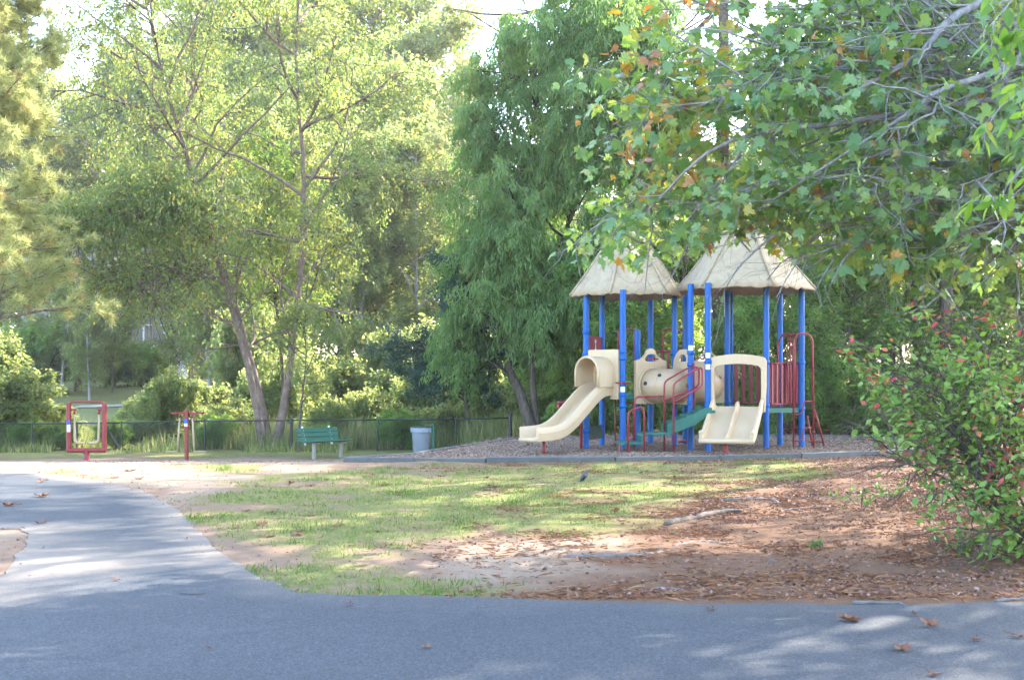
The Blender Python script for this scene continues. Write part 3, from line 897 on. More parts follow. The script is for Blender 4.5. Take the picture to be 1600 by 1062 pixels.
# --- the three-stemmed birch by the fence
b0 = ground_at(420, 37.0)
def up(px, py, Y): return W(px, py, Y)
birch_tr = [
    [up(412, 704, 36.9), up(392, 590, 36.8), up(362, 480, 36.7), up(332, 380, 36.6), up(300, 270, 36.4), up(272, 180, 36.2), up(248, 90, 36.0), up(220, -40, 35.8), up(205, -230, 35.6)],
    [up(424, 704, 37.2), up(408, 620, 37.4), up(388, 545, 37.8), up(352, 420, 38.2), up(318, 340, 38.6), up(292, 250, 39.0), up(300, 120, 39.3), up(330, -60, 39.6), up(340, -250, 39.6)],
    [up(430, 704, 37.0), up(448, 610, 36.9), up(458, 530, 36.8), up(468, 440, 36.8), up(474, 330, 36.7), up(473, 230, 36.6), up(462, 110, 36.4), up(470, -60, 36.2), up(480, -260, 36.2)],
    [up(366, 490, 36.7), up(330, 445, 36.2), up(270, 425, 35.8), up(215, 440, 35.5), up(150, 455, 35.3)],
    [up(342, 415, 36.6), up(300, 350, 36.2), up(230, 335, 35.8), up(150, 350, 35.5), up(80, 385, 35.2)]]
def birch_cut(p, r):
    px = 800 + p[:, 0] / p[:, 1] * F; py = 588 - (p[:, 2] - CZ) / p[:, 1] * F
    thin = sstep(300, 420, py) * (1 - sstep(360, 480, px)) * .74 + sstep(440, 560, py) * .3
    return (r.random(len(p)) > thin) & (py > -330)
build_tree('birch_tree', 'big leaning birch with three peeling brown stems behind the black fence', 'tree', b0, birch_tr, [0.105, 0.09, 0.125, .035, .04],
    dict(cut=birch_cut, n1=27, t0=0.22, a1=1.05, L1=[3.9, 3.6, 3.9, 0.65, 0.7], prof=dome, up1=0.2, g1=0.01, n2=7, L2=1.5, g2=-0.12, n3=6, L3=0.85, g3=-0.35, nl=20, leaf=0.105, lw=0.32, hang=0.9, spread=0.07, nup=0.35, turn=0.06, twigs=False),
    M['bark_birch'], M['lf_birch'], 11)
# low fork stem and thin sapling beside it
build_tree('sapling', 'thin dark sapling standing between the birch stems and the green bench', 'tree', ground_at(468, 35.4),
    [[up(466, 712, 35.4), up(470, 640, 35.4), up(478, 560, 35.5), up(474, 500, 35.6)]], 0.045,
    dict(n1=10, t0=0.35, a1=0.9, L1=0.9, prof=dome, n2=5, L2=0.5, n3=4, L3=0.3, nl=14, leaf=0.08, lw=0.32, hang=0.4), M['bark_dark'], M['lf_pond'], 12)
build_tree('slender_tree', 'slim young tree with fresh green leaves growing just behind the birch', 'tree', ground_at(446, 40.5),
    [[up(446, 700, 40.5), up(440, 560, 40.5), up(428, 440, 40.6), up(418, 330, 40.7), up(424, 260, 40.7)]], 0.07,
    dict(n1=22, t0=0.30, a1=1.0, L1=1.8, prof=dome, n2=6, L2=0.8, n3=5, L3=0.45, nl=20, leaf=0.11, lw=0.32, hang=0.3), M['bark_dark'], M['lf_forest'], 13)

# --- willow-leaved tree in the middle, leaning trunk
build_tree('willow_tree', 'large drooping willow with narrow blue green leaves behind the tan slide', 'tree', ground_at(838, 36.5),
    [[up(836, 690, 36.5), up(815, 620, 36.8), up(790, 560, 37.2), up(782, 470, 37.6), up(800, 370, 38.0), up(820, 260, 38.2), up(842, 150, 38.4), up(880, 20, 38.6)],
     [up(842, 690, 36.7), up(832, 600, 36.9), up(836, 500, 37.2), up(872, 400, 37.6), up(905, 290, 38.0), up(930, 180, 38.2), up(950, 80, 38.4), up(950, -20, 38.6)]], [0.16, 0.11],
    dict(n1=34, t0=0.20, a1=1.05, L1=2.75, prof=lambda t: .5 + .6 * np.sin(np.pi * np.clip(.18 + .78 * t, 0, 1)) ** .8, up1=0.3, g1=0.0, n2=9, L2=1.2, g2=-0.22, n3=7, L3=0.85, g3=-0.6, nl=36, leaf=0.19, lw=0.125, hang=1.1, spread=0.07, nup=0.35, turn=0.05),
    M['bark_dark'], M['lf_willow'], 21)

# --- dark evergreen by the fence
build_tree('cedar_tree', 'small dark bluish evergreen tree above the grey trash can', 'tree', ground_at(735, 39),
    [[ground_at(735, 39), up(728, 620, 39), up(722, 540, 39.1), up(730, 440, 39.2)]], 0.10,
    dict(n1=26, t0=0.28, a1=1.25, L1=2.1, prof=dome, up1=0.0, g1=0.02, n2=8, L2=0.7, n3=7, L3=0.35, nl=24, leaf=0.10, lw=0.22, hang=0.2, spread=0.07), M['bark_dark'], M['lf_cedar'], 31)

# --- tall loblolly pine whose crown breaks the sky
gp = ground_at(985, 47)
build_pine('tall_pine', 'very tall pine with rough grey trunk and dark boughs against the sky', 'tree', gp,
    [gp, gp + [0.1, 0, 7], gp + [0.0, 0, 13], gp + [0.25, 0, 18], gp + [0.1, 0, 23]], 0.27,
    dict(boughs=[[W(985, -60, 47), W(880, 5, 46.5), W(790, 25, 46), W(695, 12, 45.6)], [W(985, 30, 47), W(905, 100, 46.3), W(830, 78, 45.8), W(735, 22, 45.2)], [W(985, 110, 47), W(900, 150, 46.5), W(850, 118, 46), W(795, 128, 45.6)]], n1=44, t0=0.44, L1=5.6, prof=lambda t: 0.45 + 0.6 * np.sin(np.pi * (0.25 + .7 * t)), n2=8, L2=1.5, tn=5, nn=34, needle=0.26, nw=0.012, g1=-0.02, up1=0.1), M['bark_pine'], M['lf_pine'], 41)
gp = ground_at(1126, 40)
build_pine('pine_tree', 'pine with a thick dark trunk standing straight behind the thatched towers', 'tree', gp,
    [gp, gp + [0, 0, 6], gp + [0.1, 0, 12], gp + [0.0, 0, 18], gp + [0.1, 0, 21]], 0.30,
    dict(n1=26, t0=0.60, L1=3.8, prof=lambda t: 0.5 + 0.5 * np.sin(np.pi * (0.25 + .7 * t)), n2=7, L2=1.2, tn=4, nn=28, needle=0.24, nw=0.012), M['bark_pine'], M['lf_pine'], 42)

# --- the sunlit pale pine at the left border
gp = ground_at(-62, 31)
gp = np.array([gp[0], 31, -0.4])
build_pine('pale_pine', 'sunlit yellow green pine with soft layered boughs reaching past the birch', 'tree', gp,
    [gp, gp + [0, 0, 4], gp + [0.2, 0, 8], gp + [0.1, 0, 12], gp + [0.2, 0, 15]], 0.24,
    dict(east=-.25, n1=96, t0=0.20, L1=2.65, prof=lambda t: 0.34 + 0.72 * (1 - t) ** 0.7, n2=11, L2=1.0, tn=7, nn=28, needle=0.25, nw=0.018, a1=1.45, up1=0.1, brown=0.05), M['bark_pine'], M['lf_palepine'], 51)
gp = ground_at(722, 62)
build_pine('pointed_pine', 'pale pointed pine rising alone beyond the creek', 'tree', gp,
    [gp, gp + [0, 0, 6], gp + [0, 0, 12], gp + [0, 0, 16.3]], 0.22,
    dict(n1=60, t0=0.12, L1=3.4, prof=lambda t: 0.08 + 0.95 * (1 - t) ** 0.9, n2=6, L2=1.0, tn=4, nn=22, needle=0.28, nw=0.03, a1=1.4), M['bark_pine'], M['lf_palepine'], 52)

# --- the woods: a few grown trees, then copies
def forest_proto(seed, H, Rr, leafm, barkm, low=0.22, leaf=0.17, nl=20, name='forest_tree', label='', group='', cut=None):
    r = np.random.default_rng(seed)
    t = [np.array([0, 0, 0.0])]
    for k in range(4): t.append(t[-1] + [r.normal(0, .25), r.normal(0, .25), H / 4])
    return build_tree(name, label, 'tree', (0, 0, 0), [t], H * 0.011,
        dict(**({'cut': cut} if cut else {}), n1=34, t0=low, a1=1.05, L1=Rr, prof=dome, up1=0.2, n2=7, L2=Rr * 0.42, n3=6, L3=Rr * 0.2, nl=nl, leaf=leaf, lw=0.33, hang=0.3, spread=0.10, turn=0.04), barkm, leafm, seed, group)

wg_ = 'trees of the dense wood behind the playground'
wl_ = 'tall leafy tree crowded into the dense wood behind the playground'
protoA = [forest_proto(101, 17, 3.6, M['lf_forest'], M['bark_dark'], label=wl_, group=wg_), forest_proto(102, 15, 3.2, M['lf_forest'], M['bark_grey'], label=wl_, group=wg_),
          forest_proto(103, 19, 3.4, M['lf_forest'], M['bark_pine'], 0.3, label=wl_, group=wg_)]
pg_ = 'bright trees standing beyond the creek'
pl_ = 'sunlit yellow green tree in the thicket beyond the creek'
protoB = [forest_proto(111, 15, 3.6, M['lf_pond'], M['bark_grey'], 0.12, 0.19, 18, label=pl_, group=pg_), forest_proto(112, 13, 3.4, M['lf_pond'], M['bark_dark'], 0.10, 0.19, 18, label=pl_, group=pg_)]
ug_ = 'understory trees at the edge of the wood'
ul_ = 'low leafy understory tree at the shaded edge of the wood'
protoC = [forest_proto(121, 6.0, 1.9, M['lf_forest'], M['bark_dark'], 0.10, 0.12, 16, 'understory_tree', ul_, ug_), forest_proto(122, 4.4, 1.7, M['lf_forest'], M['bark_grey'], 0.06, 0.12, 16, 'understory_tree', ul_, ug_)]
used = set()
def plant(protos, k, px, Y, sc, rz, z=0, label=None, x=None):
    g = ground_at(px, Y) if x is None else np.array([x, Y, float(ground(x, Y))])
    p = protos[k % len(protos)]
    if p.name not in used:
        used.add(p.name); p.location = [float(c) for c in g]; p.rotation_euler = (0, 0, rz); p.scale = (sc, sc, sc); o = p
        if label: o['label'] = label
        return o
    return dup(p, g, rz, sc, label)
fr = np.random.default_rng(5)
k = 0
for Y, pxs, sc in ((39.5, range(1080, 1400, 150), 0.60), (39.5, range(1440, 1790, 150), 0.85), (47, range(1030, 1400, 165), .78), (47, range(1420, 1800, 165), 1.0)):
    for px in pxs:
        plant(protoA, int(fr.integers(3)), px + fr.normal(0, 22), Y + fr.normal(0, 1.6), sc * fr.uniform(.88, 1.12), fr.uniform(0, 6.28)); k += 1
# sunlit trees beyond the strip of wood
for Y, pxs, sc in ((68, range(900, 1660, 115), 0.80), (86, range(880, 1660, 105), 1.25)):
    for px in pxs:
        o = plant(protoB, int(fr.integers(2)), px + fr.normal(0, 25), Y + fr.normal(0, 2.5), sc * fr.uniform(.8, 1.15), fr.uniform(0, 6.28)); o['group'] = 'sunlit trees seen through the strip of wood'
for px, Y, sc in ((330, 64, .95), (400, 62, 1.0), (460, 66, 1.1), (520, 61, 0.9), (590, 65, 1.0), (650, 62, .82), (560, 60, .6), (690, 70, 0.85), (755, 74, .86), (815, 70, .74), (870, 62, .85), (270, 68, .8),
                  (480, 76, 1.35), (590, 80, 1.35), (410, 80, 1.35), (650, 82, 1.45), (95, 69, .52), (52, 74, .62), (175, 71, .5), (140, 66, .38), (340, 86, 1.45), (540, 94, 2.0), (290, 94, 1.9), (200, 98, 1.5), (620, 72, 1.1), (450, 92, 2.0), (380, 98, 2.1), (620, 95, 1.85), (240, 96, 1.6)):
    plant(protoB, int(fr.integers(2)), px, Y, sc, fr.uniform(0, 6.28))['group'] = pg_
hg = 'trees rising behind the house'
for i, (px, Y, sc) in enumerate(((30, 98, 1.5), (95, 101, 1.25), (150, 104, 1.3), (215, 108, 1.5), (-40, 95, 1.6), (60, 106, 1.6), (-5, 90, .85), (14, 108, 1.3))):
    o = plant(protoB, i, px, Y, sc, fr.uniform(0, 6.28), label='tall pale green tree rising behind the grey sided house'); o['group'] = hg
for Y, pxs in ((35.6, range(1020, 1720, 150)), (41.5, range(900, 1700, 150))):
    for px in pxs:
        plant(protoC, int(fr.integers(2)), px + fr.normal(0, 20), Y + fr.normal(0, .6), fr.uniform(.75, 1.15), fr.uniform(0, 6.28))
for px, Y, sc in ((862, 44.5, .9), (905, 42.5, .95), (875, 48, 1.2), (940, 46, 1.1)):
    plant(protoC, int(fr.integers(2)), px, Y, sc, fr.uniform(0, 6.28))
# trees added mostly outside the frame on the right to shade road and lawn
sg = 'trees added to shade road and lawn'
holes = lambda p, r: vnoise(p[:, 0] * .62 - p[:, 1] * .5 + 40, p[:, 2] * 1.1 + p[:, 1] * .5 + 7, .42, 1) + r.normal(0, .04, len(p)) < .50  # gaps cut through the crown to let sun patches reach the ground
protoS = [forest_proto(141, 20, 6.2, M['lf_forest'], M['bark_pine'], 0.42, 0.20, 11, 'added_shade_tree', 'tall wide crowned tree added beside the road for shade', sg, holes), forest_proto(142, 18, 5.2, M['lf_forest'], M['bark_dark'], 0.40, 0.20, 11, 'added_shade_tree', 'tall wide crowned tree added beside the road for shade', sg)]
for i, (x, Y, sc) in enumerate(((10.8, 23.5, 1.0), (13.5, 30.5, 1.0), (8.9, 15.8, .95), (12.2, 17.0, .85), (13.2, 12.6, .95), (17, 38, 1.0))):
    plant(protoS, 0 if i < 2 else 1, 0, Y, sc, (.4, 2.1)[i] if i < 2 else fr.uniform(0, 6.28), x=x)

# --- shrubs by the creek and fence
def bush_proto(seed, H, Rr, leafm, name, label, group=None, leaf=0.09, nl=16, n=7):
    r = np.random.default_rng(seed); tr = []
    for k in range(n):
        a = r.uniform(0, 6.28); l = Rr * r.uniform(.2, .75)
        tr.append([np.array([math.cos(a) * .08, math.sin(a) * .08, -.05]), np.array([math.cos(a) * l * .5, math.sin(a) * l * .5, H * .45]), np.array([math.cos(a) * l, math.sin(a) * l, H * r.uniform(.6, .95)])])
    return build_tree(name, label, 'shrub', (0, 0, 0), tr, 0.022,
        dict(n1=9, t0=0.12, a1=0.9, L1=Rr * .6, prof=lambda t: 0.5 + .5 * np.sin(np.pi * t), n2=5, L2=Rr * .3, n3=5, L3=Rr * .16, nl=nl, leaf=leaf, lw=.33, hang=.2, spread=.05, turn=.06), M['bark_dark'], leafm, seed, group)
bg_ = 'bushes along the creek bank'
bl_ = 'pale sunlit bush on the creek bank behind the black fence'
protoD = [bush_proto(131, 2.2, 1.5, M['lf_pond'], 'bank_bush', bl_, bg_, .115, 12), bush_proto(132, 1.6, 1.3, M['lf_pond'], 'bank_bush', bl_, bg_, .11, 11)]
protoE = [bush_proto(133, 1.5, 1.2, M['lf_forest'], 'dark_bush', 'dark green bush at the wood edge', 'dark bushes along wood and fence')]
for px, Y, sc in ((8, 37.4, 1.15), (-50, 38, 1.5), (62, 38.6, .75), (105, 42, .7), (-10, 43, 1.5), (215, 38.2, .62), (262, 39, .7), (330, 41, .85), (300, 46, 1.1), (225, 50, .8), (350, 50, 1.2), (375, 39, .75),
                  (500, 43, .8), (560, 45, 1.0), (625, 43.5, .8), (665, 46, 1.0), (520, 38.2, .5), (700, 42, .8), (575, 50, 1.7), (630, 52, 1.6), (490, 50, 1.5), (770, 44, 1.0), (820, 42, .9), (710, 50, 1.5), (440, 46, 1.2), (400, 52, 1.6)):
    o = plant(protoD, int(fr.integers(2)), px, Y, sc, fr.uniform(0, 6.28)); o.scale = (sc * .92, sc * .92, sc * fr.uniform(.7, 1.45))
for px, Y, sc, lb in ((180, 37.0, .48, 'dark green bush hugging the fence beside the red walker frame'), (335, 37.2, .55, 'dark green bush between the exercise posts and birch'), (628, 36.9, .62, 'dark leafy bush behind the fence at the grey trash can'),
                      (40, 36.8, .5, 'dark green bush at the foot of the pale bank bushes'), (95, 36.9, .42, 'dark green bush directly behind the red walker frame'), (500, 36.8, .42, 'small dark bush behind the green bench')):
    plant(protoE, 0, px, Y, sc, fr.uniform(0, 6.28), label=lb)
for px in range(880, 1560, 62):
    plant(protoE, 0, px + fr.normal(0, 12), 34.4 + fr.normal(0, .5), fr.uniform(.45, .95), fr.uniform(0, 6.28), label='dark green bush at the wood edge behind the mulch')

# --- thin saplings in the wood edge, each a bare pale stem
st_g = 'thin bare saplings in the wood edge'
for i, (px, Y, h) in enumerate(((1305, 35.5, 6), (1332, 37, 7), (1362, 36.2, 6.5), (1290, 38, 7), (1410, 37, 8), (958, 37.5, 6), (1452, 38, 9))):
    g = ground_at(px, Y); root = thing('sapling', 'thin bare sapling stem in the shade at the wood edge', 'tree', g, st_g)
    r = np.random.default_rng(900 + i); pts = [g + np.array([r.normal(0, .06) * k, 0, h * k / 5]) for k in range(6)]
    m = MB(); m.tube(smooth_path(pts, 12), np.linspace(.045, .012, 12), 7)
    B = spawn(r, smooth_path(pts, 12)[None], 9, .3, 1, .9, .2); B = grow(r, B[0], B[1], .9, 3, .2, 0); limbs(m, B, .010, .3, 4)
    m.build('trunk', M['bark_grey'], root, smooth=True)
# two thick trunks in the deep shade
for i, (px, Y, rad, lb) in enumerate(((1388, 35.5, .17, 'dark thick trunk half hidden by leaves beyond the ladder'), (1478, 34.5, .24, 'broad dark trunk in the shade behind the flowering shrub'))):
    g = ground_at(px, Y); root = thing('shade_tree', lb, 'tree', g)
    t = [g, g + [0.05, 0, 3], g + [-.1, 0, 6.5], g + [.1, 0, 11]]
    m = MB(); P = smooth_path(t, 14); m.tube(P, np.linspace(rad, rad * .4, 14), 14)
    r = np.random.default_rng(70 + i); B = spawn(r, P[None], 8, .45, 1, 1.0, .2); B = grow(r, B[0], B[1], 2.4, 4, .15, .05); limbs(m, B, .04, .25, 6)
    m.build('trunk', M['bark_dark'], root, smooth=True)
    P2, D2, t2, _ = spawn(r, B, 14, .2, 1, .8); B2 = grow(r, P2, D2, .9, 3, .2, -.05)
    idx = np.repeat(np.arange(len(B2)), 60); u = r.random(len(idx))[:, None]; p = B2[idx, 0] * (1 - u) + B2[idx, -1] * u + r.normal(0, .2, (len(idx), 3))
    kites('crown', p, nrm(rv(len(p), r) + [0, 0, -.3]), nrm(rv(len(p), r) + [0, 0, .7]), r.uniform(.1, .17, len(p)), .045, r.random(len(p)) * .8, M['lf_forest'], root, .3, 'stuff')

MARKS_L = [(30, 'the left end of the fence'), (136, 'the red walker frame'), (292, 'the single red exercise post'), (420, 'the birch stems'), (510, 'the green bench'), (658, 'the grey trash can'), (797, 'the tall fence end post'), (860, 'the tan slide end')]
MARKS_X = [(820, 'the tall fence end post'), (1020, 'the back of the left tower'), (1120, 'the thick dark pine trunk'), (1210, 'the blue posts near the climber'), (1300, 'the bare saplings'), (1400, 'the dark thick trunk'), (1500, 'the broad dark trunk'), (1600, 'the red tinged shrub')]
MARKS_R = [(700, 'the grey trash can'), (860, 'the tan slide end'), (980, 'the left thatched tower'), (1080, 'the gap between the towers'), (1165, 'the right thatched tower'), (1265, 'the red arched climber'), (1360, 'the bare saplings'), (1480, 'the red tinged shrub'), (1620, 'the border of the maple boughs')]
ORD = ['nearest', 'second', 'third', 'fourth', 'fifth', 'sixth', 'seventh', 'eighth', 'ninth', 'tenth', 'eleventh']
def relabel(group, what, marks):
    b = {}
    for o in list(col.objects):
        if o.get('group') == group:
            x, y = o.location[0], o.location[1]; px = 800 + x / y * F
            b.setdefault(min(marks, key=lambda m: abs(m[0] - px))[1], []).append((y, o))
    for m, l in b.items():
        l.sort(key=lambda t: t[0])
        for i, (y, o) in enumerate(l):
            o['label'] = f'{what}, {ORD[min(i, 10)]} one behind {m}' if len(l) > 1 else f'{what}, only one behind {m}'
relabel(pg_, 'sunlit yellow green tree beyond the creek', MARKS_L + [(980, 'the left thatched tower')])
relabel(wg_, 'tall dark leafy tree of the wood', MARKS_R)
relabel(ug_, 'low leafy tree at the wood edge', MARKS_R)
relabel(bg_, 'pale sunlit bush on the bank', MARKS_L)
relabel('dark bushes along wood and fence', 'dark green bush', MARKS_L[:6] + MARKS_R[1:])
relabel(hg, 'tall pale tree rising behind the grey house', [(20, 'the house roof end'), (70, 'the porch'), (120, 'the yard cedar'), (215, 'the drooping birch boughs')])
relabel('sunlit trees seen through the strip of wood', 'bright tree seen through the wood', MARKS_X + MARKS_R[:3])
relabel(st_g, 'thin bare sapling stem', MARKS_R)
for i, (o, lb) in enumerate(zip([q for q in col.objects if q.get('group') == sg], ('tall added tree whose high crown shades the lawn', 'tall added tree behind the maple boughs, shading the play area', 'tall tree added closest to the road for shade', 'smaller tree added for shade inside the bend of the road', 'tall tree added for shade nearest to the camera side of the road',  'tall tree added for shade beyond the mulch bed corner'))): o['label'] = lb
# ------------------------------------------------------------------ foreground maple, red-tinged shrub, hickory spray
def maple_outline():
    half = [(0.0, 0.0), (0.10, -0.06), (0.30, -0.08), (0.24, 0.06), (0.52, 0.16), (0.42, 0.26), (0.50, 0.42), (0.34, 0.44), (0.16, 0.50), (0.20, 0.72), (0.08, 0.78), (0.0, 1.0)]
    return np.array(half + [(-a, b) for a, b in half[-2:0:-1]])
def oval_outline(w=0.27):
    s = np.linspace(0, 1, 7)
    r = [(w * math.sin(math.pi * min(1, t ** 0.85)), t) for t in s]
    return np.array(r + [(-a, b) for a, b in r[-2:0:-1]])

def leaf_template(outline, droop=0.35, fold=0.25, cen=0.42):
    """Unit leaf in x (across), y (along), z; fan from its middle."""
    o = np.concatenate([[[0, cen]], outline])
    z = -droop * (o[:, 1] - 0.1).clip(0) ** 2 * 0.6 + fold * np.abs(o[:, 0]) * 0.8 - 0.5 * o[:, 0] ** 2 
    v = np.column_stack([o, z]); n = len(outline)
    t = [[0, 1 + i, 1 + (i + 1) % n] for i in range(n)]
    return v, np.array(t)

def leaf_cloud(name, p, D, N, L, rnd, tmpl, mat, root, n_single, r, seen):
    """The leaves of a near plant: those that show largest are parts, the others one part."""
    S = nrm(np.cross(D, N)); N2 = np.cross(S, D)
    v, t = tmpl
    d = np.linalg.norm(p - np.array([0, 0, CZ]), axis=1)
    px = 800 + p[:, 0] / p[:, 1] * F; py = 588 - (p[:, 2] - CZ) / p[:, 1] * F
    face = np.abs((N2 * nrm(p - np.array([0, 0, CZ]))).sum(1)) + 0.25
    sc = L / d * face * ((px > -10) & (px < 1610) & (py > -10) & (py < 1080)) * (0.6 + 0.8 * r.random(len(p)))
    if seen is not None: sc = sc * seen(px, py, p)
    order = np.argsort(-sc); big = order[:n_single]; rest = order[n_single:]
    m = MB()
    Rm = np.stack([S, D, N2], -1)
    vv = v[None] * np.stack([r.uniform(.72, 1.08, len(rest)), np.ones(len(rest)), r.uniform(-.6, 2.0, len(rest))], -1)[:, None, :]
    VV = p[rest][:, None, :] + L[rest][:, None, None] * np.einsum('nij,nkj->nki', Rm[rest], vv)
    k = len(v)
    m.add(VV.reshape(-1, 3), t=(t[None] + (np.arange(len(rest)) * k)[:, None, None]).reshape(-1, 3), a=np.repeat(rnd[rest], k))
    m.build('foliage', mat, root, kind='stuff')
    nv = 12; off = wloc(root); ms = []
    for i in range(nv):
        q = MB(); q.add(v * [r.uniform(.75, 1.08), 1, r.uniform(-.5, 2.2)], t=t, a=(i + .5) / nv); ms.append(q.mesh(name, mat))
    for i in big:
        o = bpy.data.objects.new('leaf', ms[min(nv - 1, int(rnd[i] * nv))]); col.objects.link(o); o.parent = root
        mt = Matrix([[*(Rm[i][a] * L[i]), p[i][a] - off[a]] for a in range(3)] + [[0, 0, 0, 1]])
        o.matrix_local = mt

def near_branches(r, starts, targets, sag=0.0):
    out = []
    for s, t in zip(starts, targets):
        s = np.asarray(s, float); t = np.asarray(t, float); m1 = s * .66 + t * .34 + r.normal(0, .16, 3) + [0, 0, sag]; m2 = s * .33 + t * .67 + r.normal(0, .14, 3) + [0, 0, sag]
        out.append(smooth_path([s, m1, m2, t], 12))
    return np.stack(out)

def near_plant(root, trunk, R0, TB, RB, sp, bark, leafm, tmpl, seed, n_single=300, seen=None, cut=None):
    r = np.random.default_rng(seed)
    wood = MB()
    if trunk is not None:
        P = smooth_path(trunk, 16); wood.tube(P, R0 * (1 - .7 * np.linspace(0, 1, 16)) * (1 + .5 * np.exp(-np.linspace(0, 1, 16) * 20)), 14, caps=False)
    limbs(wood, TB, RB, 0.16, 8)
    P2, D2, t2, i2 = spawn(r, TB, sp['n2'], sp.get('t2', .2), 1.0, sp.get('a2', .75), sp.get('up2', .05))
    L2 = sp['L2'] * r.uniform(.6, 1.3, len(t2)) * (1.15 - .4 * t2)
    B2 = grow(r, P2, D2, L2, 4, .18, sp.get('g2', -.02)); limbs(wood, B2, L2 * .011 + .003, .3, 5)
    P3, D3, t3, i3 = spawn(r, B2, sp['n3'], .15, 1.0, .7, 0)
    L3 = sp['L3'] * r.uniform(.6, 1.3, len(t3))
    B3 = grow(r, P3, D3, L3, 3, .2, sp.get('g3', -.05)); limbs(wood, B3, .0032, .5, 3)
    wood.build('trunk' if trunk is not None else 'branches', bark, root, smooth=True)
    nl = sp['nl']; idx = np.repeat(np.arange(len(B3)), nl); t = (0.15 + .85 * r.random(len(idx))) * 2.999; i = t.astype(int); u = (t - i)[:, None]
    p = B3[idx, i] * (1 - u) + B3[idx, i + 1] * u + r.normal(0, sp.get('spread', .03), (len(idx), 3))
    if cut is not None:
        k = cut(p, r); p = p[k]; idx = idx[k]
    n = len(p)
    D = nrm(rv(n, r) * [1, 1, .5] + .5 * nrm(B3[idx, -1] - B3[idx, 0]) + [0, 0, -sp.get('hang', .45)])
    N = nrm(rv(n, r) * .75 + [0, -.35, .75])
    L = sp['leaf'] * r.uniform(.45, 1.2, n)
    rnd = sp['rnd'](r, n, p)
    leaf_cloud('leaf', p, D, N, L, rnd, tmpl, leafm, root, n_single, r, seen)

# maple: trunk stands just outside the frame, boughs reach over the towers
mr = np.random.default_rng(77)
mt = np.array([6.9, 13.4, float(ground(6.9, 13.4))])
maple = thing('maple_tree', 'maple with broad star shaped leaves turning yellow, boughs reaching over the towers', 'tree', mt)
tg = [(1035, 15, 12.0), (1000, 120, 12.4), (945, 215, 12.6), (960, 300, 12.9), (925, 345, 12.9), (985, 385, 12.5), (1090, 392, 12.2), (1165, 395, 12.6), (1290, 375, 12.0), (1395, 330, 11.8),
      (1150, 300, 11.8), (1240, 200, 11.6), (1190, 70, 11.8), (1340, 60, 11.4), (1440, 150, 11.2), (1500, 290, 11.3), (1545, 95, 11.0), (1110, -50, 12.3), (1340, -90, 12.0),
      (1080, 170, 12.0), (1120, 240, 12.4), (1320, 270, 11.6), (1400, 220, 12.2), (1560, 350, 11.8), (1480, 40, 12.4), (1230, 330, 12.8), (1040, 330, 13.2), (1250, 130, 12.6), (1060, 80, 12.0), (1025, 200, 12.2), (1150, 10, 12.4), (1110, 120, 11.6), (1260, 30, 12.0), (1180, 200, 12.6), (1000, 260, 12.6), (1300, 150, 12.4), (1580, 200, 12.3), (1480, 370, 12.6), (1340, 350, 13.0), (1420, 400, 13.2), (1560, 420, 13.4)]
TGT = np.array([W(*t) for t in tg])
ST = []
for t in TGT:
    h = np.clip(t[2] * 0.55 + 1.5 + mr.normal(0, .5), 2.6, 7.2)
    ST.append(mt + [-.1, -.1, h])
# a few limbs start along bigger limbs that the photograph shows
TB = near_branches(mr, ST, TGT, 0.25)
big = [[(1790, 300, 13.2), (1530, 232, 12.6), (1450, 220, 12.3), (1340, 252, 11.9)], [(1790, 380, 13.4), (1590, 386, 13.0), (1470, 374, 12.8), (1260, 384, 12.6)],
       [(1760, -80, 13.0), (1510, 15, 12.2), (1430, 90, 11.9), (1290, 165, 11.7)], [(1800, 120, 13.0), (1330, 190, 12.0), (1130, 225, 12.0), (1010, 330, 12.4)], [(1780, 60, 12.6), (1500, 130, 11.9), (1400, 190, 11.7), (1180, 330, 11.9)]]
TB = np.concatenate([TB, np.stack([smooth_path([W(*p) for p in b], 12) for b in big])])
RB = np.concatenate([np.full(len(TGT), .021) + mr.uniform(-.006, .008, len(TGT)), [.060, .065, .060, .04, .04]])
def maple_rnd(r, n, p):
    hue = vnoise(p[:, 0] * 1.0, p[:, 2] * 1.0, 1.6, 0)
    west = sstep(4.2, 1.2, p[:, 0])
    c = r.random(n) * .72
    y = r.random(n) < (.035 + .36 * west * sstep(.30, .70, hue))
    c[y] = .74 + .26 * r.random(y.sum()) ** 1.9
    return c
def maple_cut(p, r):
    px = 800 + p[:, 0] / p[:, 1] * F; py = 588 - (p[:, 2] - CZ) / p[:, 1] * F
    low = np.interp(px, [880, 930, 1000, 1060, 1250, 1300, 1600], [380, 428, 422, 385, 388, 425, 480])
    return (p[:, 1] > 9.2) & (py < low + r.normal(0, 12, len(p))) & (r.random(len(p)) > .50 * sstep(1100, 1350, px) * (0.3 + vnoise(p[:, 0], p[:, 2], 1.5, 2) * 1.4))
near_plant(maple, [mt, mt + [.05, 0, 2.4], mt + [-.1, -.1, 5], mt + [.1, 0, 8], mt + [.2, .1, 10.5]], .20, TB, RB,
    dict(n2=11, t2=.22, L2=1.0, a2=.8, n3=6, L3=.40, nl=4, leaf=.145, hang=.5, spread=.05, rnd=maple_rnd, g2=-.03), M['bark_grey'], M['lf_maple'], leaf_template(maple_outline()), 78, 300, None, maple_cut)

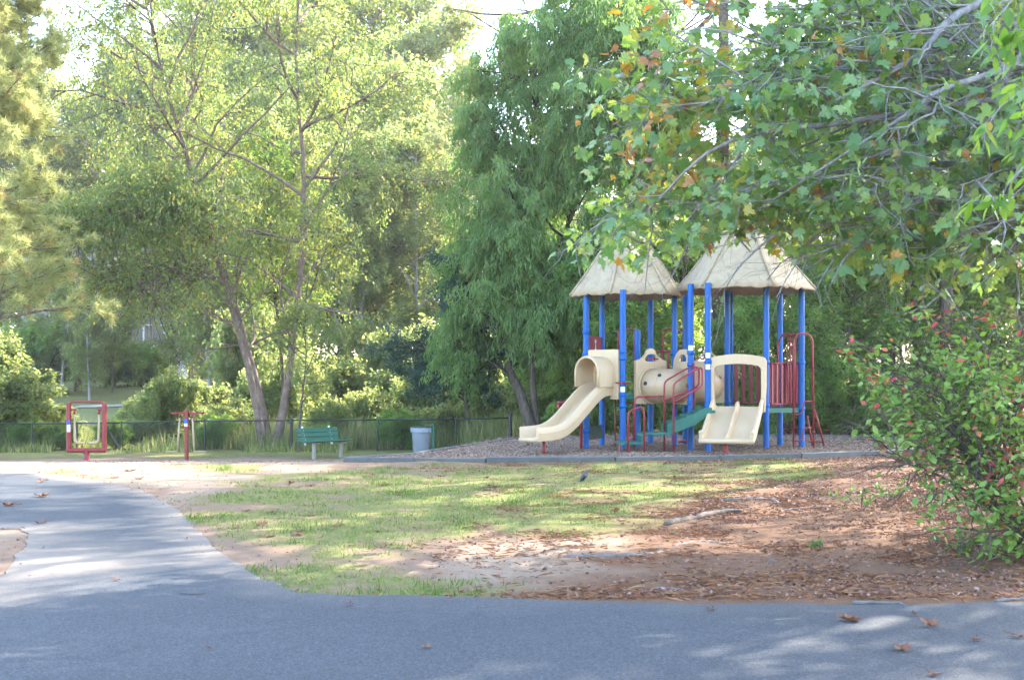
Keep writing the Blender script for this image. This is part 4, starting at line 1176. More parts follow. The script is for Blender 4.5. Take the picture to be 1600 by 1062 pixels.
# shrub with red autumn leaves at the road
st0 = np.array([4.55, 11.2, float(ground(4.55, 11.2))])
shrub = thing('autumn_shrub', 'dense green shrub speckled with red and orange leaves beside the road', 'shrub', st0)
sr = np.random.default_rng(88)
tg = [(1335, 525, 12.2), (1400, 500, 12.4), (1350, 570, 11.9), (1395, 640, 11.4), (1370, 690, 11.2), (1450, 600, 11.2), (1500, 520, 11.8), (1465, 720, 10.8), (1450, 785, 10.7), (1520, 800, 10.6), (1500, 845, 10.7), (1570, 700, 10.4),
      (1560, 600, 10.6), (1590, 500, 10.8), (1650, 560, 10.6), (1650, 680, 10.4), (1640, 800, 10.5), (1430, 560, 12.0), (1520, 640, 11.4), (1480, 660, 12.0), (1440, 690, 11.9), (1580, 850, 10.7), (1540, 540, 12.2), (1420, 740, 11.4), (1700, 620, 10.9), (1690, 760, 10.6), (1385, 585, 11.2), (1600, 630, 11.6), (1560, 750, 11.2)]
TGT = np.array([W(*t) for t in tg])
ST = np.stack([st0 + [sr.normal(0, .18), sr.normal(0, .15), sr.uniform(-.02, .25)] for _ in tg])
TB = near_branches(sr, ST, TGT, .16)
def shrub_rnd(r, n, p):
    hue = vnoise(p[:, 0], p[:, 2], 2.4, 1)
    c = r.random(n) * .72
    y = r.random(n) < (.055 + .26 * sstep(.40, .75, hue))
    c[y] = r.uniform(.8, 1.0, y.sum())
    return c
def shrub_cut(p, r):
    px = 800 + p[:, 0] / p[:, 1] * F; py = 588 - (p[:, 2] - CZ) / p[:, 1] * F
    lf = np.interp(py, [470, 500, 540, 590, 640, 690, 740, 790, 840, 880], [1420, 1350, 1318, 1325, 1368, 1352, 1425, 1432, 1470, 1560])
    return (px > lf + r.normal(0, 22, len(p))) & (r.random(len(p)) > .55 * sstep(.5, .7, vnoise(p[:, 0], p[:, 2], 2.6, 0))) & (p[:, 2] > ground(p[:, 0], p[:, 1]) + .03) & (py > 465)
near_plant(shrub, None, 0, TB, np.full(len(TB), .016), dict(n2=10, t2=.3, L2=.55, a2=.8, n3=5, L3=.26, nl=7, leaf=.078, hang=.15, spread=.03, rnd=shrub_rnd, g2=.0), M['bark_dark'], M['lf_shrub'], leaf_template(oval_outline(), .3, .3), 89, 300, None, shrub_cut)

# hickory spray dipping into the upper corner
hr = np.random.default_rng(99)
hx = np.array([6.3, 9.6, 0.0]); hx[2] = float(ground(hx[0], hx[1]))
hick = thing('hickory_tree', 'young hickory whose bright green long leaflets hang in the upper corner', 'tree', hx)
tg = [(1515, 70, 8.4), (1560, 170, 8.5), (1590, 60, 8.3), (1585, 280, 8.6), (1560, 330, 8.7), (1530, 60, 8.2), (1610, 200, 8.3)]
TGT = np.array([W(*t) for t in tg]); ST = np.stack([hx + [-.1, -.1, 4.4 + .25 * i] for i in range(len(tg))])
near_plant(hick, [hx, hx + [.05, 0, 2.2], hx + [-.05, -.05, 4.4], hx + [.1, 0, 6.5]], .07, near_branches(hr, ST, TGT, .2), np.full(len(tg), .014),
    dict(n2=4, t2=.72, L2=.30, a2=.7, n3=3, L3=.12, nl=3, leaf=.155, hang=.9, spread=.03, rnd=lambda r, n, p: r.random(n) ** 1.5 * .95, g2=-.2), M['bark_grey'], M['lf_hickory'], leaf_template(oval_outline(.20), .4, .2), 100, 60)

# ------------------------------------------------------------------ weeds, sticks, roots, fallen leaves, the bird
for px, py, hgt, lb in ((1345, 800, .32, 'small clump of green weeds in the leaf litter near the shrub'), (1385, 785, .26, 'low weed sprig between the weed clump and the red shrub'), (1285, 862, .10, 'tiny green weed sprout alone on the pine straw'), (1500, 868, .22, 'weedy shoots under the lower edge of the red shrub')):
    g = Gz(px, py); root = thing('weed', lb, 'weed', g); r = np.random.default_rng(int(px))
    m = MB(); st = []
    for i in range(9 if hgt > .15 else 4):
        t = g + np.array([r.normal(0, hgt * .7), r.normal(0, hgt * .6), hgt * r.uniform(.5, 1)])
        P = smooth_path([g, (g + t) / 2 + [0, 0, .03], t], 6); m.tube(P, .003, 4, caps=False); st.append(P)
    m.build('stem', M['bark_dark'], root)
    B = np.stack(st); idx = r.integers(0, len(B), 60 if hgt > .15 else 16); u = r.uniform(.3, 1, len(idx)) * 4.99; i = u.astype(int); f = (u - i)[:, None]
    p = B[idx, i] * (1 - f) + B[idx, i + 1] * f + r.normal(0, .015, (len(idx), 3))
    kites('foliage', p, nrm(rv(len(p), r) + [0, 0, .1]), nrm(rv(len(p), r) * .5 + [0, -.2, 1]), r.uniform(.04, .08, len(p)), .018, r.random(len(p)), M['lf_weed'], root, .3, 'stuff')

def ground_stick(name, label, cat, pts, rad, mat, sink=.3, seed=0, group=None):
    r = np.random.default_rng(seed)
    P = np.array([Gz(*p) for p in pts]); P = smooth_path(P, 16)
    P[:, 2] = ground(P[:, 0], P[:, 1]) + rad * (1 - sink)
    P += r.normal(0, rad * .18, P.shape)
    m = MB(); m.tube(P, rad * np.interp(np.linspace(0, 1, 16), [0, .1, .8, 1], [.75, 1, .75, .35]) * r.uniform(.85, 1.15, 16), 8)
    if rad > .03:
        for k in (5, 10):
            q = P[k] + np.array([r.normal(0, .05), r.normal(0, .05), rad * 1.8]); m.tube([P[k], (P[k] + q) / 2, q], [rad * .35, rad * .25, rad * .12], 6)
    return tag(m.build(name, mat, smooth=True), label, cat, group)
ground_stick('fallen_branch', 'dark rotten branch lying on the pine straw', 'branch', [(1040, 824), (1075, 815), (1105, 808), (1135, 802), (1160, 801)], .036, M['deadwood'], .1, 1)
ground_stick('tree_root', 'pale grey root running over the bare sand near the road', 'root', [(880, 872), (950, 872), (1010, 868), (1045, 862)], .032, M['root'], .85, 2)
ground_stick('tree_root', 'long thin grey root crossing mossy straw below the dark branch', 'root', [(1050, 858), (1090, 853), (1140, 850), (1180, 845)], .022, M['root'], .7, 3)
ground_stick('tree_root', 'short root just above the long thin root on the straw', 'root', [(1052, 856), (1080, 850), (1120, 847)], .024, M['root'], .5, 4)
ground_stick('tree_root', 'bleached curved root farther back by the red bush', 'root', [(1130, 783), (1175, 781), (1205, 782), (1222, 790)], .034, M['root'], .75, 5)
ground_stick('tree_root', 'dark thin root behind the bleached curved root', 'root', [(1215, 800), (1250, 797), (1290, 794)], .022, M['deadwood'], .4, 6)
ground_stick('fallen_twig', 'pale driftwood coloured piece of wood lying close to the road edge', 'branch', [(1020, 922), (1045, 921), (1072, 925)], .018, M['root'], .5, 7)
for px, py, s, lb in ((1205, 880, .05, 'dark small stone in the straw below the roots'), (1185, 878, .035, 'smaller stone beside the dark stone on the straw')):
    g = Gz(px, py); r = np.random.default_rng(int(px)); bm = bmesh.new(); bmesh.ops.create_icosphere(bm, subdivisions=2, radius=s)
    for v in bm.verts: v.co = v.co * r.uniform(.8, 1.1); v.co.z *= .6
    me = bpy.data.meshes.new('stone'); bm.to_mesh(me); bm.free(); me.materials.append(M['deadwood'])
    o = bpy.data.objects.new('stone', me); col.objects.link(o); o.location = g + [0, 0, s * .3]; tag(o, lb, 'stone')
# crumbling pale edge of the asphalt
for i, (pts, lb) in enumerate(((((1330, 944), (1360, 943), (1395, 943), (1418, 947)), 'broken pale lip of asphalt along the straw at the road edge'), (((1555, 941), (1580, 938), (1600, 937), (1640, 936)), 'crumbled pale chunk of road edge beside the shrub'))):
    ground_stick('asphalt_chunk', lb, 'rubble', pts, .016, M['asphalt_edge'], .5, 30 + i)

mv, mtt = leaf_template(maple_outline(), 1.6, 1.1)
def fallen(px, py, size, seed, label, group, rn=.5, lift=0.0):
    g = Gz(px, py); r = np.random.default_rng(seed)
    v = mv.copy(); v[:, 1] -= .45; size = size * .8
    c = r.uniform(.5, 1.6)
    v[:, 2] = r.uniform(.1, .55) * (v[:, 0] ** 2 * 1.8 + v[:, 1] ** 2 * c) + r.normal(0, .05, len(v))
    a = r.uniform(0, 6.28); Rm = np.array(Matrix.Rotation(a, 3, 'Z') @ Matrix.Rotation(r.normal(0, .10), 3, 'X'))
    v = (v * size) @ Rm.T; v[:, 2] -= v[:, 2].min() - .004
    m = MB(); m.add(v + g + [0, 0, .008 + lift], t=mtt, a=np.clip(rn + r.normal(0, .2, len(v)) * .4, 0, 1))
    b = v[np.argmin(np.abs(mv[:, 1]) + np.abs(mv[:, 0]))] + g + [0, 0, .012]
    m.tube([b, b + [r.normal(0, .03), r.normal(0, .03), .02]], .0025, 4)
    o = m.build('fallen_leaf', M['deadleaf'], None)
    o.location = (0, 0, 0)
    return tag(o, label, 'leaf', group)
own = {0: 'large curled brown leaf lying on the shaded road below the straw', 1: 'brown curled leaf on the road, beside the large curled one', 2: 'dark folded leaf standing up on the road'}
for i, (px, py, s) in enumerate(((1322, 971, .20), (1455, 981, .16), (1412, 1018, .15), (1525, 1003, .09), (1592, 997, .09), (547, 947, .075), (668, 1013, .075), (1112, 955, .09), (328, 1015, .05), (1462, 1057, .08), (1428, 962, .06))):
    fallen(px, py, s, 200 + i, own.get(i, 'small dry leaf lying on the shaded grey road'), None if i in own else 'small dry leaves on the road', .5)
for i, (px, py, s) in enumerate(((65, 754, .22), (66, 777, .26), (13, 791, .20), (62, 818, .17), (30, 789, .08), (182, 908, .06))):
    fallen(px, py, s, 230 + i, 'brown leaf lying on the sun streaked asphalt path', 'brown leaves on the path', .45)
for i, (px, py, s) in enumerate(((204, 737, .26), (183, 748, .2), (216, 751, .2))):
    fallen(px, py, s, 240 + i, ('dark upright curled leaf on the pale sand by the path', 'flat tan leaf on the sand close to the path edge', 'reddish leaf on the sand, right beside the tan one')[i], None, .3 + .2 * i)
for i, (px, py, s) in enumerate(((410, 823, .16), (430, 803, .15), (466, 832, .13), (493, 806, .2), (415, 842, .2), (461, 838, .17), (592, 832, .1), (580, 745, .24), (485, 761, .2), (598, 760, .18), (770, 762, .2), (627, 776, .1), (525, 823, .15), (385, 800, .12), (366, 827, .1), (455, 757, .2), (700, 792, .14), (842, 764, .16), (905, 770, .18), (960, 800, .15), (690, 746, .16), (760, 748, .15), (1000, 740, .15), (880, 736, .15))):
    fallen(px, py, s, 260 + i, 'dry reddish brown leaf lying in the patchy lawn grass', 'dry leaves scattered on the lawn', .55)
for i, (px, py, s) in enumerate(((1145, 905, .13), (1215, 862, .13), (1180, 858, .12), (1330, 900, .12), (1250, 905, .10), (1085, 890, .09), (1390, 905, .12), (1440, 890, .11), (1300, 925, .10), (1120, 868, .10), (985, 905, .10), (1470, 915, .10), (1225, 800, .12), (1165, 785, .12), (1400, 930, .11), (1545, 905, .11))):
    fallen(px, py, s, 300 + i, 'pale tan leaf lying on the brown pine straw', 'tan leaves on the pine straw', .9)

# small dark bird on the lawn
g = Gz(912, 754)
bird = thing('bird', 'small dark grey bird standing on the lawn before the play area', 'bird', g)
bc = g + np.array([0, 0, .095])
m = MB(); ax = nrm(np.array([.55, .10, .78]))
m.tube([bc - ax * .085, bc - ax * .06, bc - ax * .02, bc + ax * .02, bc + ax * .055, bc + ax * .08, bc + ax * .10, bc + ax * .118], [.010, .028, .042, .043, .033, .027, .024, .008], 12)
tl = bc - ax * .07; m.tube([tl, tl + [-.035, 0, -.035], tl + [-.06, -.004, -.055]], [.018, .016, .011], 8)
m.build('body', M['black'] if False else simple('dark_grey_feathers', (0.055, 0.055, 0.06), .6, .3, 20), bird, smooth=True)
m = MB(); hd = bc + ax * .105; m.tube([hd + [.012, -.006, 0], hd + [.024, -.012, .002], hd + [.040, -.02, -.003]], [.007, .005, .001], 6); m.build('beak', M['black'], bird)
for s in (-1, 1):
    m = MB(); w0 = bc + ax * .05 + np.array([0, s * .036, 0]); m.tube([w0, w0 - ax * .05 + [0, s * .008, 0], w0 - ax * .12 + [-.012, -s * .01, 0]], [.012, .024, .005], 8); m.build('wing', M['black'], bird, smooth=True)
    m = MB(); f = bc + np.array([.0, s * .016, -.035]); m.tube([f, [f[0] + .008, f[1], g[2] + .012], [f[0] + .03, f[1] - .004, g[2] + .006]], .0035, 5); m.build('leg', M['black'], bird)
# ------------------------------------------------------------------ the play structure (one thing, many parts)
play = thing('playground_structure', 'playground set with two thatch roofed towers, blue posts, tan slides and tunnel', 'playground', (4.0, 27.6, 0))
play['label'] = 'playground set with two thatch roofed towers, blue posts, tan slides and tunnel'
GZ = 0.03
def post(x, y, h, rad=0.066, clamps=()):
    m = MB(); m.tube([(x, y, GZ - .15), (x, y, h * .5), (x, y, h)], rad, 18)
    o = m.build('post', M['blue'], play, smooth=True, auto=40)
    for c in clamps:
        q = MB(); q.lathe([(rad, -.045), (rad + .014, -.04), (rad + .016, 0), (rad + .014, .04), (rad, .045)], (x, y, c), 18); q.build('collar', M['blue'], o, smooth=True)
    return np.array([x, y, 0.0])
LD, RD = 1.22, 0.92           # the two deck heights
P1 = post(1.60, 27.6, 3.42, clamps=(2.08, 2.55, .42)); P2 = post(2.02, 28.7, 3.42, clamps=(1.3,)); P3 = post(2.33, 26.9, 3.42, clamps=(2.12, 1.98, 1.22, .98))
P4 = post(2.72, 27.75, 2.62); P5 = post(3.16, 29.2, 3.44, clamps=(1.3,)); P6 = post(3.58, 28.2, 3.44, clamps=(2.1, 1.3))
P6b = post(3.96, 29.2, 3.52); P7 = post(3.77, 27.0, 3.55, clamps=(2.1, 1.85, 1.05)); P8 = post(4.09, 26.72, 3.55, clamps=(1.9, .98)); P9 = post(4.86, 28.9, 3.55, clamps=(1.02,))
P10 = post(5.43, 27.35, 3.55, clamps=(1.9, .98)); P11 = post(6.05, 28.9, 3.55, clamps=(1.9,)); P12 = post(6.30, 27.85, 3.52, clamps=(1.9, .9))
P9b = post(4.98, 29.0, 3.5, rad=.03)

def roof(cx, cy, z0, z1, Rb, Rt, rot, seed):
    r = np.random.default_rng(seed)
    root = MB()
    a0 = rot
    holder = None
    nu, nv = 13, 9
    panels = []
    for k in range(6):
        a, b = a0 + k * math.pi / 3, a0 + (k + 1) * math.pi / 3
        v = []
        for j in range(nv):
            t = j / (nv - 1)
            for i in range(nu):
                u = i / (nu - 1)
                rad = Rb + (Rt - Rb) * t ** 0.94
                p = np.array([math.cos(a), math.sin(a)]) * (1 - u) + np.array([math.cos(b), math.sin(b)]) * u
                bow = 1 + 0.05 * math.sin(math.pi * u)
                z = z0 + (z1 - z0) * t
                edgew = (1 - t) ** 6
                wob = 0.0 if i in (0, nu - 1) else r.normal(0, .004)
                zz = z + edgew * (-.018 * abs(math.sin(u * math.pi * 4 + k)) + (0 if i in (0, nu-1) else r.normal(0, .014)))
                v.append([cx + p[0] * rad * bow * (1 + wob), cy + p[1] * rad * bow * (1 + wob), zz])
        ii = np.arange(nv - 1)[:, None] * nu + np.arange(nu - 1)[None, :]
        q = np.stack([ii, ii + 1, ii + 1 + nu, ii + nu], -1).reshape(-1, 4)
        panels.append((np.array(v), q))
    m = MB()
    m.lathe([(Rt * .2, .03), (Rt * .92, .012), (Rt * 1.03, -.03), (Rt * 1.05, -.09), (Rt * .98, -.10)], (cx, cy, z1 + .03), 12)
    m.lathe([(0.001, .04), (Rt * .2, .03)], (cx, cy, z1 + .03), 12)
    ro = m.build('roof', M['roof'], play, smooth=True)
    for v, q in panels:
        m = MB(); m.add(v, q=q); o = m.build('roof_panel', M['roof'], ro, smooth=True)
        s = o.modifiers.new('thick', 'SOLIDIFY'); s.thickness = .045; s.offset = -1
    for k in range(6):                                    # ridge rolls
        a = a0 + k * math.pi / 3; d = np.array([math.cos(a), math.sin(a)])
        pts = [[cx + d[0] * (Rb + (Rt - Rb) * t ** .94), cy + d[1] * (Rb + (Rt - Rb) * t ** .94), z0 + (z1 - z0) * t + .008] for t in np.linspace(.0, 1, 8)]
        m = MB(); m.tube(pts, [.022, .026, .024, .027, .024, .026, .023, .02], 8); m.build('ridge', M['roof'], ro, smooth=True)
    return ro
roof(2.53, 28.05, 3.36, 4.70, 1.28, .34, R(8), 1)
roof(5.05, 27.85, 3.48, 4.72, 1.52, .50, R(-16), 2)

def deck(pts, z, name='deck'):
    m = MB(); m.plate([(p[0], p[1]) for p in pts], [], (0, 0, z - .05), (1, 0, 0), (0, 1, 0), .10)
    return m.build(name, M['green'], play, bevel=.012)
def inset(pts, d=.07):
    c = np.mean(pts, 0); return [c + (p - c) * (1 - d / np.linalg.norm(p - c)) for p in np.array(pts)[:, :2] * 1.0] if False else [np.array(p[:2]) for p in pts]
deck(inset([P1, P3, P6, P5, P2]), LD)
deck(inset([P7, P8, P10, P12, P11, P9]), RD)
deck([(3.50, 28.3), (4.0, 28.2), (4.7, 28.6), (4.0, 29.1)], 1.07)

# --- single slide with its hood
d2 = nrm(np.array([-.74, -.67])); l2 = np.array([-d2[1], d2[0]])          # travel direction and lateral
S0 = np.array([1.99, 27.24])
prof_s = [(0.0, LD + .03), (.28, LD + .01), (.50, LD - .10), (.84, LD - .37), (1.14, LD - .61), (1.43, LD - .775), (1.75, LD - .85), (2.22, LD - .87)]
C = smooth_path([[*(S0 + d2 * s), z] for s, z in prof_s], 34)
T = nrm(np.gradient(C, axis=0)); lat = np.tile(np.array([l2[0], l2[1], 0]), (len(C), 1)); upv = nrm(np.cross(lat, T)); upv *= np.sign(upv[:, 2:3])
w, hh = .27, .235
prf = [(-w, -.05), (-w - .012, .06), (-w - .014, hh - .03), (-w + .004, hh), (-w + .035, hh), (-w + .052, hh - .03), (-w + .06, .08), (-w + .10, .015), (-w + .16, 0),
       (w - .16, 0), (w - .10, .015), (w - .06, .08), (w - .052, hh - .03), (w - .035, hh), (w - .004, hh), (w + .014, hh - .03), (w + .012, .06), (w, -.05)]
m = MB(); m.sweep(C, prf, lat, upv)
sl = m.build('slide', M['tan'], play, smooth=True, auto=50)
rib = MB()
for s in (-1, 1):
    rib.tube(C[2:] + lat[2:] * s * (w + .013) + upv[2:] * .10, .010, 6)
rib.build('side_rib', M['tan'], sl, smooth=True)
lip = MB(); lip.tube([C[-1] + lat[-1] * a + upv[-1] * (-.025) for a in (-w, 0, w)], .045, 10); lip.build('end_lip', M['tan'], sl, smooth=True)
lp = C[-5] - upv[-5] * .05
m = MB(); m.tube([(lp[0], lp[1], GZ - .1), (lp[0], lp[1], lp[2])], .032, 12); m.build('leg', M['rustred'], sl, smooth=True)
# hood: back plate between the posts and a short arched cover
e = np.array([d2[0], d2[1], 0.0]); lv = np.array([l2[0], l2[1], 0.0]); c0 = np.array([*S0, 0.0])
ow = .44
pl = MB(); pl.plate([(-ow, .0), (-.22, .0), (-.22, .55), (-.12, .66), (.12, .66), (.22, .55), (.22, 0), (ow, .0), (ow, 1.02), (ow - .03, 1.05), (-ow + .03, 1.05), (-ow, 1.02)], [], c0 + e * .06 + [0, 0, LD - .10], lv, np.array([0, 0, 1.0]), .05)
hood = pl.build('slide_hood', M['tan'], play, bevel=.012)
m = MB(); n = 20
an = np.linspace(0, math.pi, n)
hr_, hz = .33, LD + .46
cs = [(-hr_, LD + .16)] + [(-hr_ * math.cos(a), hz + .34 * math.sin(a)) for a in an] + [(hr_, LD + .16)]
cs = np.array(cs); cen = np.array([0, hz])
ins = cen + (cs - cen) * .87; ins[0] = (cs[0][0] + .045, cs[0][1]); ins[-1] = (cs[-1][0] - .045, cs[-1][1])
loop = np.concatenate([cs, ins[::-1]])
st = np.linspace(.06, .56, 5)
v = np.concatenate([[c0 + e * (s + (.06 if k == 4 else 0) * 0) + lv * (p[0] * (1 + .04 * (k == 4))) + np.array([0, 0, p[1]]) for p in loop] for k, s in enumerate(st)])
kk = len(loop); i = np.arange(4)[:, None] * kk; j = np.arange(kk)[None, :]; j2 = (j + 1) % kk
m.add(v, q=np.stack([i + j, i + j2, i + kk + j2, i + kk + j], -1).reshape(-1, 4))
nn = len(cs); eq = []
for b in (0, 4 * kk):
    for a in range(nn - 1): eq.append([b + a, b + a + 1, b + kk - 2 - a, b + kk - 1 - a])
m.Q.append(np.array(eq))
m.build('cover', M['tan'], hood, smooth=True, auto=55)
rimp = np.array([c0 + e * .565 + lv * p[0] * 1.03 + np.array([0, 0, p[1]]) for p in cs * .965 + cen * .035])
m = MB(); m.tube(rimp, .030, 8); m.build('cover_rim', M['tan'], hood, smooth=True)

# --- crawl tunnel with its entry panels
def arch_outline(w, h, ah, n=12):
    """Rectangle with a wavy shoulder and a raised arch on top."""
    sh = w * .30
    o = [(-w, 0), (w, 0), (w, h)]
    o += [(sh * (1 + .9 * (1 - t)) * 1.0 if False else w * (1 - t) + sh * t + 0 * t, h + ah * .55 * t * t) for t in np.linspace(.15, 1, 4)]
    o += [(sh * math.cos(a), h + ah * .55 + ah * .45 * math.sin(a)) for a in np.linspace(.2, math.pi - .2, n)]
    o += [(-(w * (1 - t) + sh * t), h + ah * .55 * t * t) for t in np.linspace(1, .15, 4)]
    o += [(-w, h)]
    return o
def win(w, z0, z1): 
    return [(-w, z0), (w, z0), (w, (z0 + z1) / 2)] + [(w * math.cos(a), (z0 + z1) / 2 + (z1 - z0) / 2 * math.sin(a)) for a in np.linspace(.3, math.pi - .3, 7)] + [(-w, (z0 + z1) / 2)]
zt = 1.02
fa = nrm(np.array([.78, .62, 0])); 
pa = np.array([2.965, 27.42, zt])
m = MB(); m.plate(arch_outline(.46, .92, .26), [win(.17, .90, 1.06)], pa, fa, np.array([0, 0, 1.0]), .06)
pA = m.build('tunnel_panel', M['tan'], play, bevel=.012)
m = MB(); m.tube([pa + fa * a + [0, 0, .96] - np.array([fa[1], -fa[0], 0]) * -.05 for a in (-.19, .19)], .014, 8); m.build('grab_bar', M['red'], pA)
fb = np.array([1.0, .08, 0]); fb = nrm(fb)
pb = np.array([4.30, 28.16, zt])
m = MB(); m.plate(arch_outline(.37, .90, .27), [win(.20, .92, 1.08)], pb, fb, np.array([0, 0, 1.0]), .06)
pB = m.build('tunnel_panel', M['tan'], play, bevel=.012)
m = MB(); m.tube([pb + fb * a + [0, -.05, .98] for a in (-.22, .22)], .014, 8); m.build('grab_bar', M['red'], pB)
fc = nrm(np.array([.42, -.91, 0])); pc = np.array([3.68, 27.46, zt - .02])
m = MB(); m.plate([(-.40, 0), (.40, 0), (.40, .74), (.34, .98), (.24, 1.10), (.10, 1.18), (-.10, 1.18), (-.24, 1.10), (-.34, .98), (-.40, .74)], [[(-.15, .92), (.15, .92), (.15, 1.0), (.08, 1.07), (-.08, 1.07), (-.15, 1.0)]], pc, fc, np.array([0, 0, 1.0]), .06)
m.build('tunnel_panel', M['tan'], play, bevel=.012)
cz = zt + .385
TC = smooth_path([(2.95, 27.50, cz), (3.08, 27.38, cz), (3.32, 27.32, cz), (3.60, 27.50, cz), (3.90, 27.58, cz), (4.18, 27.76, cz), (4.30, 28.14, cz)], 40)
m = MB(); m.tube(TC, [.36 + .012 * (i % 40 in (19, 20, 21)) for i in range(40)], 32, caps=False)
tu = m.build('tunnel', M['tantube'], play, smooth=True)
Tt = nrm(np.gradient(TC, axis=0))
def ring(c, ax, rad, th, name, mat, parent):
    a = np.linspace(0, 2 * math.pi, 33); u = nrm(np.cross(ax, [0, 0, 1.0])); w = np.cross(u, ax)
    q = MB(); q.tube([c + u * rad * math.cos(t) + w * rad * math.sin(t) for t in a], th, 8, caps=False, closed=True); q.build(name, M[mat], parent, smooth=True)
ring(pa + np.array([fa[1], -fa[0], 0]) * .045 + [0, 0, .385], np.array([fa[1], -fa[0], 0]), .375, .020, 'flange', 'tan', tu)
for i in (9, 21, 31): ring(TC[i], Tt[i], .362, .010, 'seam', 'tan', tu)
def bolts(parent, o, u, n, pts):
    for a, z in pts:
        q = MB(); q.lathe([(.001, .010), (.012, .009), (.016, .004), (.017, -.003)], np.asarray(o) + np.asarray(u) * a + [0, 0, z], 8, axis=n); q.build('bolt', M['metal'], parent)
bolts(pA, pa + np.array([fa[1], -fa[0], 0]) * .031, fa, np.array([fa[1], -fa[0], 0]), [(-.41, .08), (.41, .08), (-.41, .80), (.41, .80)])
bolts(hood, c0 + e * .088 + [0, 0, LD - .10], lv, e, [(-.39, .08), (.39, .08), (-.39, .95), (.39, .95)])
for i, ang, mt_ in ((10, 38, 'hole'), (5, 8, 'hole'), (17, 2, 'amber'), (29, 6, 'hole'), (34, 30, 'hole')):  # discs painted dark in place of open, unlit portholes; one is amber
    t = Tt[i]; out_ = nrm(np.cross(t, [0, 0, 1.0])); out_ = out_ * math.cos(R(ang)) + np.array([0, 0, 1.0]) * math.sin(R(ang))
    if out_[1] > 0: out_[:2] *= -1
    c = TC[i] + out_ * .352
    q = MB(); q.lathe([(.001, .016), (.040, .014), (.044, .0), (.044, -.02)], c, 18, axis=out_); q.build('porthole', M[mt_], tu, smooth=True)

# --- double slide
ds = nrm(np.array([-.32, -.947])); dl = np.array([-ds[1], ds[0]])
D0 = np.array([4.70, 26.62])
E = np.array([*ds, 0]); LV = np.array([*dl, 0]); 
prof_d = [(0.0, RD + .06), (.12, RD + .045), (.30, RD - .06), (.75, RD - .30), (1.15, RD - .50), (1.38, RD - .565), (1.52, RD - .575)]
C = smooth_path([[*(D0 + ds * s), z] for s, z in prof_d], 26)
T = nrm(np.gradient(C, axis=0)); lat = np.tile(LV, (len(C), 1)); upv = nrm(np.cross(lat, T)); upv *= np.sign(upv[:, 2:3])
w, hh = .53, .15
prf = [(-w, -.05), (-w - .01, hh - .02), (-w + .004, hh), (-w + .05, hh), (-w + .06, hh - .02), (-w + .065, .03), (-w + .10, 0), (-.05, 0), (-.035, .02), (-.03, .09), (-.015, .11), (.015, .11), (.03, .09), (.035, .02), (.05, 0),
       (w - .10, 0), (w - .065, .03), (w - .06, hh - .02), (w - .05, hh), (w - .004, hh), (w + .01, hh - .02), (w, -.05)]
m = MB(); m.sweep(C, prf, lat, upv)
sd = m.build('double_slide', M['tan'], play, smooth=True, auto=45)
m = MB(); m.tube([C[-1] + lat[-1] * a + upv[-1] * (-.02) for a in (-w - .01, 0, w + .01)], .048, 12); m.build('end_lip', M['tan'], sd, smooth=True)
for s in (-1, 1):
    m = MB(); cc = C[-6:] + lat[-6:] * s * (w - .025) + upv[-6:] * (hh - .01); m.tube(cc, [.03, .035, .05, .055, .05, .03], 8); m.build('side_horn', M['tan'], sd, smooth=True)
lp = C[-6] - upv[-6] * .05
m = MB(); m.tube([(lp[0] - .03, lp[1], GZ - .1), (lp[0] - .03, lp[1], lp[2])], .038, 12); m.build('leg', M['rustred'], sd, smooth=True)
# frame over its top
oh = np.array([*D0, 0]) + E * .0
fw, fh = .585, 1.10
def arch_top(w, h, rise, n=14): return [(w - 2 * w * t, h + rise * math.sin(math.pi * t) ** .9) for t in np.linspace(0, 1, n)]
outer = [(-fw + .03, -.04), (-fw - .0, .5), (-fw, fh - .08)][::1]
outl = [(-fw + .03, -.06)] + [(-fw + .085 + .03, -.06), (-fw + .10, .12), (-fw + .09, .5), (-fw + .10, fh - .26)] + [(-a, b) for a, b in arch_top(fw - .15, fh - .20, .045, 12)] + [(fw - .10, fh - .26), (fw - .09, .5), (fw - .10, .12), (fw - .115, -.06), (fw - .03, -.06), (fw, .5), (fw, fh - .10), (fw - .035, fh - .03)] + arch_top(fw - .10, fh - .01, .055, 12) + [(-fw + .035, fh - .03), (-fw, fh - .10), (-fw, .5)]
m = MB(); m.plate(outl, [], oh + E * .02 + [0, 0, RD], LV, np.array([0, 0, 1.0]), .17)
fr_ = m.build('slide_frame', M['tan'], play, bevel=.022)
bolts(fr_, oh + E * .107 + [0, 0, RD], LV, E, [(-fw + .05, .15), (fw - .05, .15), (-fw + .05, .85), (fw - .05, .85)])

# --- barrier panels
def barrier(a, b, z0, z1, n, wd=.05, mat='red', name='barrier'):
    a = np.array([a[0], a[1], 0.0]); b = np.array([b[0], b[1], 0.0]); u = nrm(b - a); L = np.linalg.norm(b - a); nn_ = np.array([-u[1], u[0], 0])
    m = MB(); m.tube([a + u * .06 + [0, 0, z0], b - u * .06 + [0, 0, z0]], .024, 8); o = m.build(name, M[mat], play, smooth=True)
    m = MB(); m.tube([a + u * .06 + [0, 0, z1], b - u * .06 + [0, 0, z1]], .024, 8); m.build('top_rail', M[mat], o, smooth=True)
    for i in range(n):
        c = a + u * (L * (i + .5) / n * .92 + L * .04) + [0, 0, (z0 + z1) / 2]
        q = MB(); q.box(c, (wd, .03, z1 - z0), np.stack([u, nn_, [0, 0, 1.0]], -1)); q.build('slat', M[mat], o, bevel=.008)
    return o
barrier((4.93, 28.85), (6.0, 28.85), RD + .08, RD + .98, 6, .085)
barrier(P10 + [.02, .06, 0], P11, RD + .08, RD + .96, 8, .055)
barrier(P11, P12, RD + .08, RD + .96, 7, .06)
